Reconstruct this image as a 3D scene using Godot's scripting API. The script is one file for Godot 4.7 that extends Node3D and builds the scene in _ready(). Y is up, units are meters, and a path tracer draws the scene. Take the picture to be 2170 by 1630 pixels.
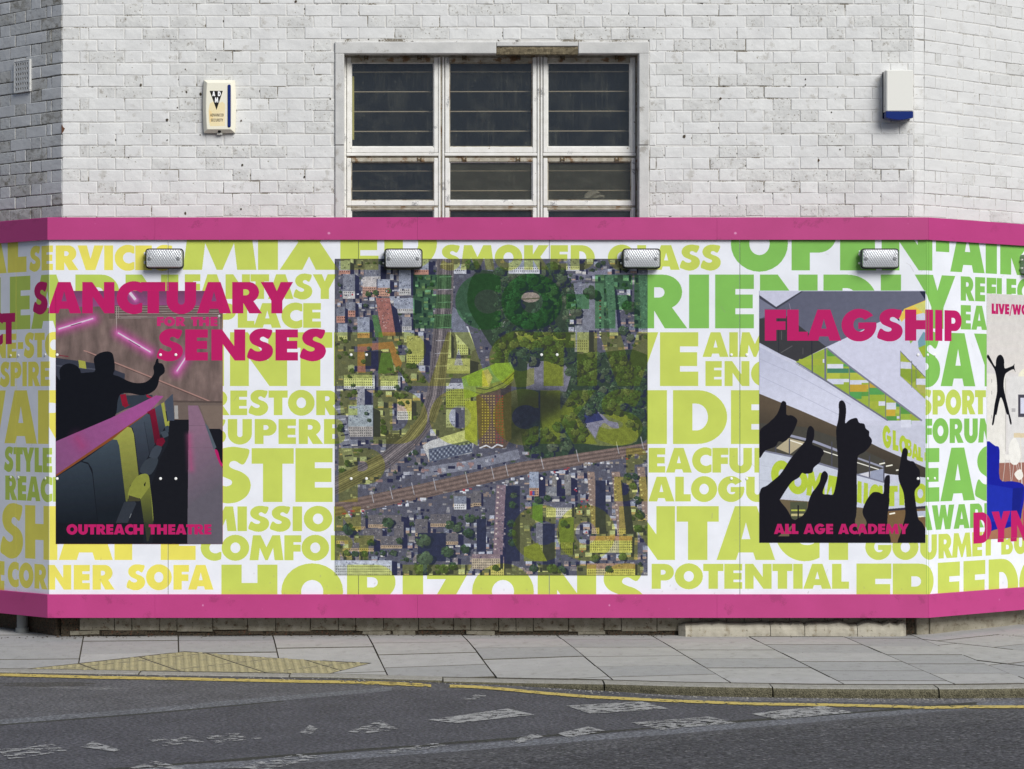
extends Node3D
# A printed hoarding in front of a white painted brick building, with pavement, kerb and road.
# Units are metres. The hoarding's front plane is z = 0; the camera stands 17 m in front of it.

const FOCAL := 5627.0          # focal length in units of the 2170-wide picture
const EYE := Vector3(-0.4048, 1.507, 17.0)
const UNIT := 331.0            # print units per metre on the hoarding
const LEFT_TURN := 0.808       # angles by which the two ends turn away from the street
const RIGHT_TURN := 0.7156
const WALL_Z := -0.17
const FALL := 0.021            # cross-fall of the pavement
const ROAD_Y := -0.115

var mats := {}
var rng := RandomNumberGenerator.new()
var clock := 0


func _ready() -> void:
	clock = Time.get_ticks_msec()
	rng.seed = 11
	make_camera_and_light()
	make_materials()
	stage("materials")
	build_ground()
	stage("ground")
	build_building()
	stage("building")
	build_hoarding()
	stage("hoarding")
	build_lamps()
	build_alarms()
	build_litter()
	stage("done")


func stage(what: String) -> void:
	print(what, " ", Time.get_ticks_msec() - clock)


func make_camera_and_light() -> void:
	var cam := Camera3D.new()
	cam.name = "camera"
	cam.projection = Camera3D.PROJECTION_FRUSTUM
	cam.near = 0.1
	cam.far = 400.0
	cam.size = cam.near * 1630.0 / FOCAL
	cam.frustum_offset = Vector2(185.0, 35.0) * cam.near / FOCAL
	cam.position = EYE
	add_child(cam)
	cam.current = true

	var sky_mat := ProceduralSkyMaterial.new()
	sky_mat.sky_top_color = Color(0.60, 0.70, 0.85)
	sky_mat.sky_horizon_color = Color(0.74, 0.79, 0.86)
	sky_mat.sky_curve = 0.2
	sky_mat.ground_bottom_color = Color(0.3, 0.3, 0.3)
	sky_mat.ground_horizon_color = Color(0.5, 0.5, 0.5)
	sky_mat.sun_angle_max = 1.0
	var sky := Sky.new()
	sky.sky_material = sky_mat
	var env := Environment.new()
	env.background_mode = Environment.BG_SKY
	env.sky = sky
	env.background_energy_multiplier = 0.47
	env.tonemap_mode = Environment.TONE_MAPPER_LINEAR
	env.tonemap_exposure = 0.96
	env.sdfgi_enabled = true
	env.ssao_enabled = true
	env.ssil_enabled = true
	var we := WorldEnvironment.new()
	we.name = "environment"
	we.environment = env
	add_child(we)

	var sun := DirectionalLight3D.new()
	sun.name = "sun"
	sun.light_energy = 1.15
	sun.light_color = Color(1.0, 0.995, 0.985)
	sun.light_angular_distance = 32.0
	sun.shadow_enabled = true
	var from := Vector3(0.434, 0.574, 0.695)
	sun.look_at_from_position(from * 20.0, Vector3.ZERO, Vector3.UP)
	add_child(sun)


# ---------------------------------------------------------------- mesh building

class MB:
	var v := PackedVector3Array()
	var n := PackedVector3Array()
	var uv := PackedVector2Array()
	var t := Transform3D()

	func tri(a: Vector3, b: Vector3, c: Vector3, out: Vector3, ua := Vector2.ZERO, ub := Vector2.ZERO, uc := Vector2.ZERO, flat := true) -> void:
		var f := (c - a).cross(b - a)
		if f.dot(out) < 0.0:
			var s := b; b = c; c = s
			var su := ub; ub = uc; uc = su
			f = -f
		var nn := f.normalized() if flat else out.normalized()
		var wn := (t.basis * nn).normalized()
		v.append(t * a); v.append(t * b); v.append(t * c)
		n.append(wn); n.append(wn); n.append(wn)
		uv.append(ua); uv.append(ub); uv.append(uc)

	# three corners with a normal each
	func smooth_tri(a: Vector3, b: Vector3, c: Vector3, na: Vector3, nb: Vector3, nc: Vector3) -> void:
		if (c - a).cross(b - a).dot(na + nb + nc) < 0.0:
			var s := b; b = c; c = s
			var sn := nb; nb = nc; nc = sn
		v.append(t * a); v.append(t * b); v.append(t * c)
		n.append((t.basis * na).normalized()); n.append((t.basis * nb).normalized()); n.append((t.basis * nc).normalized())
		for i in 3: uv.append(Vector2.ZERO)

	func quad(a: Vector3, b: Vector3, c: Vector3, d: Vector3, out: Vector3, ua := Vector2.ZERO, ub := Vector2.ZERO, uc := Vector2.ZERO, ud := Vector2.ZERO) -> void:
		tri(a, b, c, out, ua, ub, uc)
		tri(a, c, d, out, ua, uc, ud)

	# chamfered box between two corners
	func box(lo: Vector3, hi: Vector3, e := 0.002) -> void:
		var c := (lo + hi) * 0.5
		var h := (hi - lo) * 0.5
		e = minf(e, minf(h.x, minf(h.y, h.z)) * 0.6)
		var axes := [Vector3.RIGHT, Vector3.UP, Vector3.BACK]
		var hs := [h.x, h.y, h.z]
		for i in 3:
			for s in [-1.0, 1.0]:
				var j := (i + 1) % 3
				var k := (i + 2) % 3
				var p: Vector3 = c + axes[i] * s * hs[i]
				var a: Vector3 = axes[j] * (hs[j] - e)
				var b: Vector3 = axes[k] * (hs[k] - e)
				quad(p - a - b, p + a - b, p + a + b, p - a + b, axes[i] * s)
		if e <= 0.0:
			return
		for i in 3:
			var j := (i + 1) % 3
			var k := (i + 2) % 3
			for s in [-1.0, 1.0]:
				for r in [-1.0, 1.0]:
					var m: Vector3 = axes[i] * (hs[i] - e)
					var p1: Vector3 = c + axes[j] * s * hs[j] + axes[k] * r * (hs[k] - e)
					var p2: Vector3 = c + axes[j] * s * (hs[j] - e) + axes[k] * r * hs[k]
					quad(p1 - m, p1 + m, p2 + m, p2 - m, axes[j] * s + axes[k] * r)
		for sx in [-1.0, 1.0]:
			for sy in [-1.0, 1.0]:
				for sz in [-1.0, 1.0]:
					var q := Vector3(sx, sy, sz)
					tri(c + q * Vector3(h.x, h.y - e, h.z - e), c + q * Vector3(h.x - e, h.y, h.z - e), c + q * Vector3(h.x - e, h.y - e, h.z), q)

	# outline in x,y pushed from z0 to z1, front edge bevelled by e
	func slab(pts: PackedVector2Array, z0: float, z1: float, e := 0.0) -> void:
		var inner := pts
		if e > 0.0:
			var off := Geometry2D.offset_polygon(pts, -e, Geometry2D.JOIN_MITER)
			if off.size() == 1 and off[0].size() == pts.size():
				inner = align(pts, off[0])
			else:
				e = 0.0
		var idx := Geometry2D.triangulate_polygon(inner)
		for i in range(0, idx.size(), 3):
			tri(p3(inner[idx[i]], z1), p3(inner[idx[i + 1]], z1), p3(inner[idx[i + 2]], z1), Vector3.BACK)
		var mid := Vector2.ZERO
		for p in pts: mid += p
		mid /= pts.size()
		var ccw := not Geometry2D.is_polygon_clockwise(pts)
		for i in pts.size():
			var j := (i + 1) % pts.size()
			var d := pts[j] - pts[i]
			var o := Vector3(d.y, -d.x, 0) if ccw else Vector3(-d.y, d.x, 0)
			quad(p3(pts[i], z0), p3(pts[j], z0), p3(pts[j], z1 - e), p3(pts[i], z1 - e), o)
			if e > 0.0:
				quad(p3(pts[i], z1 - e), p3(pts[j], z1 - e), p3(inner[j], z1), p3(inner[i], z1), o.normalized() + Vector3.BACK)

	func p3(p: Vector2, z: float) -> Vector3:
		return Vector3(p.x, p.y, z)

	static func align(a: PackedVector2Array, b: PackedVector2Array) -> PackedVector2Array:
		var out := PackedVector2Array()
		for p in a:
			var best := 1e9
			var q := p
			for c in b:
				if c.distance_squared_to(p) < best:
					best = c.distance_squared_to(p)
					q = c
			out.append(q)
		return out

	func tube(a: Vector3, b: Vector3, r0: float, r1: float, seg := 12, cap := true) -> void:
		var d := (b - a).normalized()
		var x := d.cross(Vector3.UP if absf(d.y) < 0.9 else Vector3.RIGHT).normalized()
		var y := d.cross(x)
		for i in seg:
			var p := x * cos(TAU * i / seg) + y * sin(TAU * i / seg)
			var q := x * cos(TAU * (i + 1) / seg) + y * sin(TAU * (i + 1) / seg)
			smooth_tri(a + p * r0, a + q * r0, b + q * r1, p, q, q)
			smooth_tri(a + p * r0, b + q * r1, b + p * r1, p, q, p)
			if cap:
				tri(a, a + p * r0, a + q * r0, -d)
				tri(b, b + p * r1, b + q * r1, d)

	# turned profile round the z axis; profile points are (radius, z)
	func lathe(prof: PackedVector2Array, seg := 14) -> void:
		for i in seg:
			var a := TAU * i / seg
			var b := TAU * (i + 1) / seg
			for k in prof.size() - 1:
				var p := prof[k]
				var q := prof[k + 1]
				var d := q - p
				var nn := Vector2(d.y, -d.x)
				var A := Vector3(cos(a) * p.x, sin(a) * p.x, p.y)
				var B := Vector3(cos(b) * p.x, sin(b) * p.x, p.y)
				var C := Vector3(cos(b) * q.x, sin(b) * q.x, q.y)
				var D := Vector3(cos(a) * q.x, sin(a) * q.x, q.y)
				var na := Vector3(cos(a) * nn.x, sin(a) * nn.x, nn.y)
				var nb := Vector3(cos(b) * nn.x, sin(b) * nn.x, nn.y)
				smooth_tri(A, B, C, na, nb, nb)
				if p.x > 0.0 and q.x > 0.0 or p.x > 0.0:
					smooth_tri(A, C, D, na, nb, na)

	func add(m: MB, at: Transform3D) -> void:
		for i in m.v.size():
			v.append(at * m.v[i])
			n.append((at.basis * m.n[i]).normalized())
			uv.append(m.uv[i])

	func mesh() -> ArrayMesh:
		var arr := []
		arr.resize(Mesh.ARRAY_MAX)
		arr[Mesh.ARRAY_VERTEX] = v
		arr[Mesh.ARRAY_NORMAL] = n
		arr[Mesh.ARRAY_TEX_UV] = uv
		var m := ArrayMesh.new()
		m.add_surface_from_arrays(Mesh.PRIMITIVE_TRIANGLES, arr)
		return m


func put(called: String, mesh: Mesh, m: Material, parent: Node = self, at := Transform3D()) -> MeshInstance3D:
	var o := MeshInstance3D.new()
	o.name = called
	o.mesh = mesh
	o.material_override = m
	o.transform = at
	parent.add_child(o, true)
	return o


func thing(called: String, label: String, category: String, at := Transform3D(), group := "") -> Node3D:
	var o := Node3D.new()
	o.name = called
	o.transform = at
	add_child(o, true)
	tag(o, label, category, group)
	return o


func tag(o: Node, label: String, category: String, group := "") -> void:
	o.set_meta("label", label)
	o.set_meta("category", category)
	if group:
		o.set_meta("group", group)


# where the line of sight through a picture point meets a plane z = const
func at_z(px: float, py: float, z: float) -> Vector3:
	return Vector3(EYE.x + (px - 900.0) / FOCAL * (EYE.z - z), EYE.y - (py - 850.0) / FOCAL * (EYE.z - z), z)


# ... and the ground of height function y = a + b * z
func on_ground(px: float, py: float, a: float, b: float) -> Vector2:
	var k := (py - 850.0) / FOCAL
	var z := (a - EYE.y + k * EYE.z) / (k - b)
	return Vector2(EYE.x + (px - 900.0) / FOCAL * (EYE.z - z), z)


func on_road(px: float, py: float) -> Vector2:
	return on_ground(px, py, ROAD_Y, 0.0)


func on_pavement(px: float, py: float) -> Vector2:
	return on_ground(px, py, -FALL * 0.2, -FALL)


# ---------------------------------------------------------------- materials

func noise_bytes(size: int, seed_: int, freq: float, octaves := 4, kind := FastNoiseLite.TYPE_SIMPLEX_SMOOTH) -> PackedByteArray:
	var f := FastNoiseLite.new()
	f.seed = seed_
	f.noise_type = kind
	f.frequency = freq
	f.fractal_octaves = octaves
	if octaves == 1:
		f.fractal_type = FastNoiseLite.FRACTAL_NONE
	var im := f.get_seamless_image(size, size)
	im.convert(Image.FORMAT_L8)
	return im.get_data()


var grains := {}


func grain_bytes(size: int) -> PackedByteArray:
	if not grains.has(size):
		grains[size] = noise_bytes(size, 22, 0.22, 3)
	return grains[size]


# broad tone from a to b, fine grain, small specks and larger flaky patches
func surface_image(size: int, seed_: int, a: Color, b: Color, broad: float, grain: float, specks: Color, speck_at: int, speck_freq: float, patch: Color, patch_at: int, patch_freq: float) -> Image:
	var n1 := noise_bytes(size, seed_, broad, 4)
	var n2 := grain_bytes(size)
	var n3 := noise_bytes(size, seed_ + 2, speck_freq, 2)
	var n4 := noise_bytes(size, seed_ + 3, patch_freq, 5)
	var d := PackedByteArray()
	d.resize(size * size * 3)
	var ar := a.r8; var ag := a.g8; var ab := a.b8
	var dr := b.r8 - ar; var dg := b.g8 - ag; var db := b.b8 - ab
	for i in size * size:
		var f := n1[i] / 255.0
		var g := 1.0 + (n2[i] - 128) / 128.0 * grain
		var r := (ar + dr * f) * g
		var gg := (ag + dg * f) * g
		var bb := (ab + db * f) * g
		var p := n4[i] + (n2[i] - 128) * 0.35
		if p > patch_at:
			var k := minf(1.0, (p - patch_at) / 14.0)
			r += (patch.r8 * g - r) * k
			gg += (patch.g8 * g - gg) * k
			bb += (patch.b8 * g - bb) * k
		if n3[i] > speck_at:
			var k2 := minf(1.0, (n3[i] - speck_at) / 12.0)
			r += (specks.r8 - r) * k2
			gg += (specks.g8 - gg) * k2
			bb += (specks.b8 - bb) * k2
		d[i * 3] = clampi(int(r), 0, 255)
		d[i * 3 + 1] = clampi(int(gg), 0, 255)
		d[i * 3 + 2] = clampi(int(bb), 0, 255)
	return Image.create_from_data(size, size, false, Image.FORMAT_RGB8, d)


func height_texture(seed_: int, freq: float, octaves: int) -> ImageTexture:
	var d := noise_bytes(512, seed_, freq, octaves)
	return ImageTexture.create_from_image(Image.create_from_data(512, 512, false, Image.FORMAT_L8, d))


func triplanar(im: Image, tile: float, rough: float, bump: ImageTexture = null, depth := 0.0, world := true) -> StandardMaterial3D:
	var m := StandardMaterial3D.new()
	m.albedo_texture = ImageTexture.create_from_image(im)
	m.uv1_triplanar = true
	m.uv1_world_triplanar = world
	m.uv1_scale = Vector3.ONE / tile
	m.roughness = rough
	if bump:
		m.heightmap_enabled = true
		m.heightmap_texture = bump
		m.heightmap_scale = depth
	return m


func plain(c: Color, rough := 0.6, metal := 0.0) -> StandardMaterial3D:
	var m := StandardMaterial3D.new()
	m.albedo_color = c
	m.roughness = rough
	m.metallic = metal
	return m


func c8(r: int, g: int, b: int) -> Color:
	return Color8(r, g, b)


func make_materials() -> void:
	var lumpy := height_texture(3, 0.03, 5)
	var grainy := height_texture(5, 0.12, 3)
	var rough := height_texture(7, 0.06, 4)
	# white masonry paint in three states: fresh, worn, and grimy as on the shaded return
	mats.paint = triplanar(surface_image(1024, 21, c8(223, 223, 221), c8(207, 207, 206), 0.006, 0.04, c8(150, 145, 134), 220, 0.06, c8(190, 188, 183), 200, 0.014), 1.9, 0.6, rough, 0.16)
	mats.paint_worn = triplanar(surface_image(1024, 31, c8(218, 218, 215), c8(196, 196, 194), 0.008, 0.055, c8(120, 113, 102), 208, 0.07, c8(172, 169, 163), 188, 0.025), 1.5, 0.64, rough, 0.22)
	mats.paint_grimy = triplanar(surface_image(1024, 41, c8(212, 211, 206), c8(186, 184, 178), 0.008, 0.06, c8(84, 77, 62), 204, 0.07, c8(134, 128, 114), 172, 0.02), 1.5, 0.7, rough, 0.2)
	mats.mortar = triplanar(surface_image(1024, 51, c8(220, 219, 216), c8(198, 196, 191), 0.03, 0.06, c8(56, 50, 42), 206, 0.045, c8(120, 113, 100), 182, 0.007), 2.3, 0.8)
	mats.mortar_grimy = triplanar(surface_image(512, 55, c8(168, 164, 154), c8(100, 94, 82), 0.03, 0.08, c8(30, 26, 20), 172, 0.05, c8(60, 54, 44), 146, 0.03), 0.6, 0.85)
	mats.stone = triplanar(surface_image(512, 61, c8(210, 209, 206), c8(184, 184, 182), 0.01, 0.05, c8(120, 114, 104), 232, 0.08, c8(166, 163, 157), 194, 0.013), 1.1, 0.7, lumpy, 0.12)
	mats.bare_stone = triplanar(surface_image(512, 65, c8(150, 138, 112), c8(92, 82, 62), 0.03, 0.15, c8(50, 42, 30), 180, 0.06, c8(120, 112, 90), 170, 0.04), 0.25, 0.9, grainy, 0.5)
	mats.frame_paint = triplanar(surface_image(512, 71, c8(240, 239, 235), c8(222, 220, 213), 0.02, 0.04, c8(120, 108, 88), 232, 0.05, c8(150, 150, 150), 200, 0.011), 0.9, 0.5, lumpy, 0.05)
	mats.frame_worn = triplanar(surface_image(512, 75, c8(200, 195, 182), c8(150, 142, 124), 0.02, 0.08, c8(84, 66, 46), 216, 0.07, c8(124, 96, 66), 172, 0.014), 0.7, 0.65, lumpy, 0.08)
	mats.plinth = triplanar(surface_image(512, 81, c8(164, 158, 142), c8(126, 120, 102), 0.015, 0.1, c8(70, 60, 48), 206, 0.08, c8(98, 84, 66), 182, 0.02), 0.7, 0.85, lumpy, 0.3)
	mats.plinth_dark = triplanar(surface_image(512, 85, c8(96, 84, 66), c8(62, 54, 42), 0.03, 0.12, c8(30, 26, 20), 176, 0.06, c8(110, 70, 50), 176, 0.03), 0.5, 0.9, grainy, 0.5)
	mats.concrete = triplanar(surface_image(512, 91, c8(188, 182, 166), c8(160, 154, 138), 0.015, 0.06, c8(104, 96, 80), 212, 0.06, c8(136, 126, 106), 192, 0.02), 0.8, 0.85, lumpy, 0.3)
	mats.slab = triplanar(surface_image(1024, 101, c8(175, 173, 170), c8(162, 160, 157), 0.008, 0.055, c8(112, 109, 106), 214, 0.09, c8(150, 147, 143), 194, 0.012), 1.3, 0.85, grainy, 0.08)
	mats.slab_pale = triplanar(surface_image(512, 105, c8(176, 174, 172), c8(164, 162, 160), 0.012, 0.055, c8(116, 112, 110), 214, 0.09, c8(152, 149, 145), 198, 0.02), 0.9, 0.85, grainy, 0.08)
	mats.slab_dark = triplanar(surface_image(512, 107, c8(163, 162, 161), c8(150, 149, 148), 0.012, 0.055, c8(104, 101, 98), 214, 0.09, c8(138, 136, 132), 198, 0.02), 0.9, 0.85, grainy, 0.08)
	mats.joint = triplanar(surface_image(512, 109, c8(104, 99, 90), c8(72, 68, 60), 0.05, 0.15, c8(40, 36, 30), 190, 0.08, c8(88, 88, 66), 176, 0.04), 0.5, 0.95)
	mats.tactile = triplanar(surface_image(512, 111, c8(168, 158, 120), c8(148, 140, 108), 0.015, 0.07, c8(104, 96, 72), 204, 0.07, c8(134, 129, 108), 184, 0.025), 0.8, 0.85, grainy, 0.1)
	mats.kerb_top = triplanar(surface_image(512, 121, c8(168, 164, 156), c8(142, 139, 132), 0.02, 0.12, c8(84, 80, 70), 190, 0.12, c8(128, 124, 112), 180, 0.03), 0.6, 0.85, grainy, 0.2)
	mats.kerb_face = triplanar(surface_image(512, 125, c8(132, 126, 102), c8(92, 88, 68), 0.03, 0.4, c8(48, 44, 32), 156, 0.14, c8(80, 76, 56), 160, 0.03), 0.5, 0.95, grainy, 0.9)
	mats.asphalt = triplanar(surface_image(512, 131, c8(80, 79, 82), c8(66, 65, 69), 0.01, 0.28, c8(140, 139, 137), 196, 0.2, c8(56, 55, 58), 190, 0.03), 0.9, 0.9, grainy, 0.4)
	mats.pink = triplanar(surface_image(1024, 141, c8(188, 63, 130), c8(178, 58, 121), 0.006, 0.014, c8(214, 140, 180), 232, 0.03, c8(164, 54, 111), 202, 0.012), 2.6, 0.42)
	mats.white_line = triplanar(surface_image(512, 151, c8(176, 175, 174), c8(148, 147, 146), 0.03, 0.12, c8(104, 102, 100), 190, 0.1, c8(128, 127, 126), 178, 0.05), 0.5, 0.8)
	mats.yellow_line = triplanar(surface_image(512, 155, c8(206, 184, 100), c8(188, 166, 90), 0.03, 0.08, c8(132, 118, 84), 204, 0.1, c8(166, 148, 94), 190, 0.05), 0.5, 0.8)
	mats.cream = plain(c8(236, 232, 214), 0.4)
	mats.white_plastic = plain(c8(228, 227, 220), 0.4)
	mats.grey_metal = plain(c8(150, 152, 154), 0.45, 0.5)
	mats.dark = plain(c8(14, 13, 13), 0.9)
	mats.black = plain(c8(20, 20, 20), 0.6)
	mats.rust = plain(c8(96, 62, 40), 0.9)
	mats.brass = plain(c8(110, 92, 66), 0.6, 0.4)
	mats.blue_lens = plain(c8(24, 44, 112), 0.12)
	mats.cap_white = plain(c8(238, 238, 236), 0.35)
	mats.cap_dull = plain(c8(214, 214, 206), 0.5)
	mats.ply = plain(c8(150, 122, 86), 0.8)
	mats.room = plain(c8(58, 60, 64), 0.9)
	mats.bar = plain(c8(150, 138, 112), 0.6)
	mats.post = plain(c8(132, 134, 132), 0.6, 0.2)
	# street dust on the glass: film, runs and smears
	var d1 := noise_bytes(512, 801, 0.012, 4)
	var d2 := noise_bytes(512, 803, 0.09, 3)
	var film := Image.create(512, 512, false, Image.FORMAT_RGBA8)
	for y in 512:
		for x in 512:
			var run: int = d2[(y / 14) * 512 + x]
			var v := (d1[y * 512 + x] - 100) * 0.0004 + maxf(0.0, run - 150.0) * 0.0007 + maxf(0.0, d2[y * 512 + x] - 200.0) * 0.006
			film.set_pixel(x, y, Color(0.62, 0.62, 0.56, clampf(v, 0.0, 0.5)))
	var dust := StandardMaterial3D.new()
	dust.albedo_texture = ImageTexture.create_from_image(film)
	dust.transparency = BaseMaterial3D.TRANSPARENCY_ALPHA
	dust.roughness = 0.9
	mats.dust = dust
	mats.sepia = plain(c8(52, 38, 28), 0.6)
	mats.paper = plain(c8(120, 116, 100), 0.9)
	mats.blind = plain(c8(176, 170, 92), 0.8)
	var glass := StandardMaterial3D.new()
	glass.transparency = BaseMaterial3D.TRANSPARENCY_ALPHA
	glass.albedo_color = Color(0.44, 0.48, 0.52, 0.055)
	glass.roughness = 0.06
	mats.glass = glass
	var dusty := glass.duplicate()
	dusty.albedo_color = Color(0.50, 0.50, 0.44, 0.11)
	mats.glass_dusty = dusty
	var lens := plain(c8(190, 192, 195), 0.24, 0.3)
	lens.clearcoat_enabled = true
	lens.clearcoat = 0.4
	lens.clearcoat_roughness = 0.05
	mats.lens = lens


# ---------------------------------------------------------------- printing: a canvas in print units

class Art:
	var img: Image
	var ox: float
	var oy: float
	var k: float
	var w: int
	var h: int
	# transform from the coordinates that shapes are given in
	var tx := 0.0
	var ty := 0.0
	var tk := 1.0

	func _init(x0: float, y0: float, x1: float, y1: float, kk: float, c: Color) -> void:
		ox = x0; oy = y0; k = kk
		w = int((x1 - x0) * kk)
		h = int((y1 - y0) * kk)
		img = Image.create(w, h, false, Image.FORMAT_RGB8)
		img.fill(c)

	func from(x: float, y: float, s: float) -> void:
		tx = x; ty = y; tk = s

	# even-odd fill of closed outlines, in one colour or fading from ca to cb along p0..p1 (print units)
	func fill(outlines: Array, c: Color, grad := []) -> void:
		var lo := Vector2(1e9, 1e9)
		var hi := -lo
		var es := []
		for o in outlines:
			var q := PackedVector2Array()
			for p in o:
				var a := Vector2((tx + p.x * tk - ox) * k, (ty + p.y * tk - oy) * k)
				lo = lo.min(a); hi = hi.max(a)
				q.append(a)
			es.append(q)
		if hi.x < 0 or hi.y < 0 or lo.x > w or lo.y > h:
			return
		var g0 := Vector2.ZERO
		var gd := Vector2.ZERO
		var gl := 1.0
		if grad:
			g0 = Vector2((tx + grad[0] * tk - ox) * k, (ty + grad[1] * tk - oy) * k)
			gd = Vector2(grad[2] - grad[0], grad[3] - grad[1]) * tk * k
			gl = gd.length_squared()
		for y in range(maxi(0, int(lo.y)), mini(h, int(hi.y) + 1)):
			var yc := y + 0.5
			var xs := PackedFloat32Array()
			for q in es:
				var b: Vector2 = q[q.size() - 1]
				for a in q:
					if (a.y <= yc) != (b.y <= yc):
						xs.append(a.x + (yc - a.y) / (b.y - a.y) * (b.x - a.x))
					b = a
			xs.sort()
			for i in range(0, xs.size() - 1, 2):
				var x0 := maxi(0, roundi(xs[i]))
				var x1 := mini(w, roundi(xs[i + 1]))
				if x1 <= x0:
					continue
				if grad:
					var x := x0
					while x < x1:
						var e := mini(x1, x + 6)
						var f := clampf((Vector2(x, y) - g0).dot(gd) / gl, 0.0, 1.0)
						img.fill_rect(Rect2i(x, y, e - x, 1), c.lerp(grad[4], f))
						x = e
				else:
					img.fill_rect(Rect2i(x0, y, x1 - x0, 1), c)

	func poly(flat: Array, c: Color, grad := []) -> void:
		fill([pts(flat)], c, grad)

	func curve(flat: Array, c: Color) -> void:
		fill([smooth(pts(flat))], c)

	static func pts(flat: Array) -> PackedVector2Array:
		var q := PackedVector2Array()
		for i in range(0, flat.size(), 2):
			q.append(Vector2(flat[i], flat[i + 1]))
		return q

	static func smooth(p: PackedVector2Array) -> PackedVector2Array:
		var q := PackedVector2Array()
		var n := p.size()
		for i in n:
			for s in 4:
				q.append(p[i].cubic_interpolate(p[(i + 1) % n], p[(i + n - 1) % n], p[(i + 2) % n], s / 4.0))
		return q

	func line(x0: float, y0: float, x1: float, y1: float, t: float, c: Color) -> void:
		var a := Vector2(x0, y0)
		var b := Vector2(x1, y1)
		var s := (b - a).orthogonal().normalized() * t * 0.5
		fill([PackedVector2Array([a + s, b + s, b - s, a - s])], c)

	func path(flat: Array, t: float, c: Color) -> void:
		for i in range(0, flat.size() - 2, 2):
			line(flat[i], flat[i + 1], flat[i + 2], flat[i + 3], t, c)

	func disc(x: float, y: float, rx: float, ry: float, c: Color, n := 14) -> void:
		var q := PackedVector2Array()
		for i in n:
			q.append(Vector2(x + cos(TAU * i / n) * rx, y + sin(TAU * i / n) * ry))
		fill([q], c)

	func rect(x0: float, y0: float, x1: float, y1: float, c: Color) -> void:
		poly([x0, y0, x1, y0, x1, y1, x0, y1], c)

	# a soft halo round a segment, mixed into what is there
	func halo(x0: float, y0: float, x1: float, y1: float, r: float, c: Color, strength: float) -> void:
		var a := Vector2((tx + x0 * tk - ox) * k, (ty + y0 * tk - oy) * k)
		var b := Vector2((tx + x1 * tk - ox) * k, (ty + y1 * tk - oy) * k)
		var rr := r * tk * k
		for y in range(maxi(0, int(minf(a.y, b.y) - rr)), mini(h, int(maxf(a.y, b.y) + rr))):
			for x in range(maxi(0, int(minf(a.x, b.x) - rr)), mini(w, int(maxf(a.x, b.x) + rr))):
				var d := Geometry2D.get_closest_point_to_segment(Vector2(x, y), a, b).distance_to(Vector2(x, y)) / rr
				if d < 1.0:
					img.set_pixel(x, y, img.get_pixel(x, y).lerp(c, strength * (1.0 - d) * (1.0 - d)))

	# fine mottling, as of photographic print
	func mottle(bytes: PackedByteArray, size: int, amount: float, stretch := 1) -> void:
		var d := img.get_data()
		for y in h:
			for x in w:
				var f := 1.0 + (bytes[(y / stretch % size) * size + x % size] - 128) / 128.0 * amount
				var i := (y * w + x) * 3
				d[i] = mini(255, int(d[i] * f))
				d[i + 1] = mini(255, int(d[i + 1] * f))
				d[i + 2] = mini(255, int(d[i + 2] * f))
		img = Image.create_from_data(w, h, false, Image.FORMAT_RGB8, d)

	# the softness of an enlarged photograph
	func soften(f: float) -> void:
		img.resize(int(w * f), int(h * f), Image.INTERPOLATE_LANCZOS)
		img.resize(w, h, Image.INTERPOLATE_CUBIC)

	# haze of an aerial or dim picture: everything drawn a little towards one colour
	func veil(c: Color, f: float) -> void:
		var d := img.get_data()
		var t := [int(c.r8 * f), int(c.g8 * f), int(c.b8 * f)]
		for i in range(0, d.size(), 3):
			d[i] = int(d[i] * (1.0 - f)) + t[0]
			d[i + 1] = int(d[i + 1] * (1.0 - f)) + t[1]
			d[i + 2] = int(d[i + 2] * (1.0 - f)) + t[2]
		img = Image.create_from_data(w, h, false, Image.FORMAT_RGB8, d)

	func texture() -> ImageTexture:
		return ImageTexture.create_from_image(img)


# ---------------------------------------------------------------- the heavy geometric capitals of the print

var glyphs := {}


func ring(cx: float, cy: float, rx: float, ry: float, a0 := 0.0, a1 := 360.0, n := 28) -> PackedVector2Array:
	var q := PackedVector2Array()
	for i in n + 1:
		var a := deg_to_rad(lerpf(a0, a1, float(i) / n))
		q.append(Vector2(cx + cos(a) * rx, cy + sin(a) * ry))
	return q


func join(parts: Array) -> PackedVector2Array:
	var q := PackedVector2Array()
	for p in parts:
		q.append_array(p)
	return q


func P(flat: Array) -> PackedVector2Array:
	return Art.pts(flat)


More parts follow.
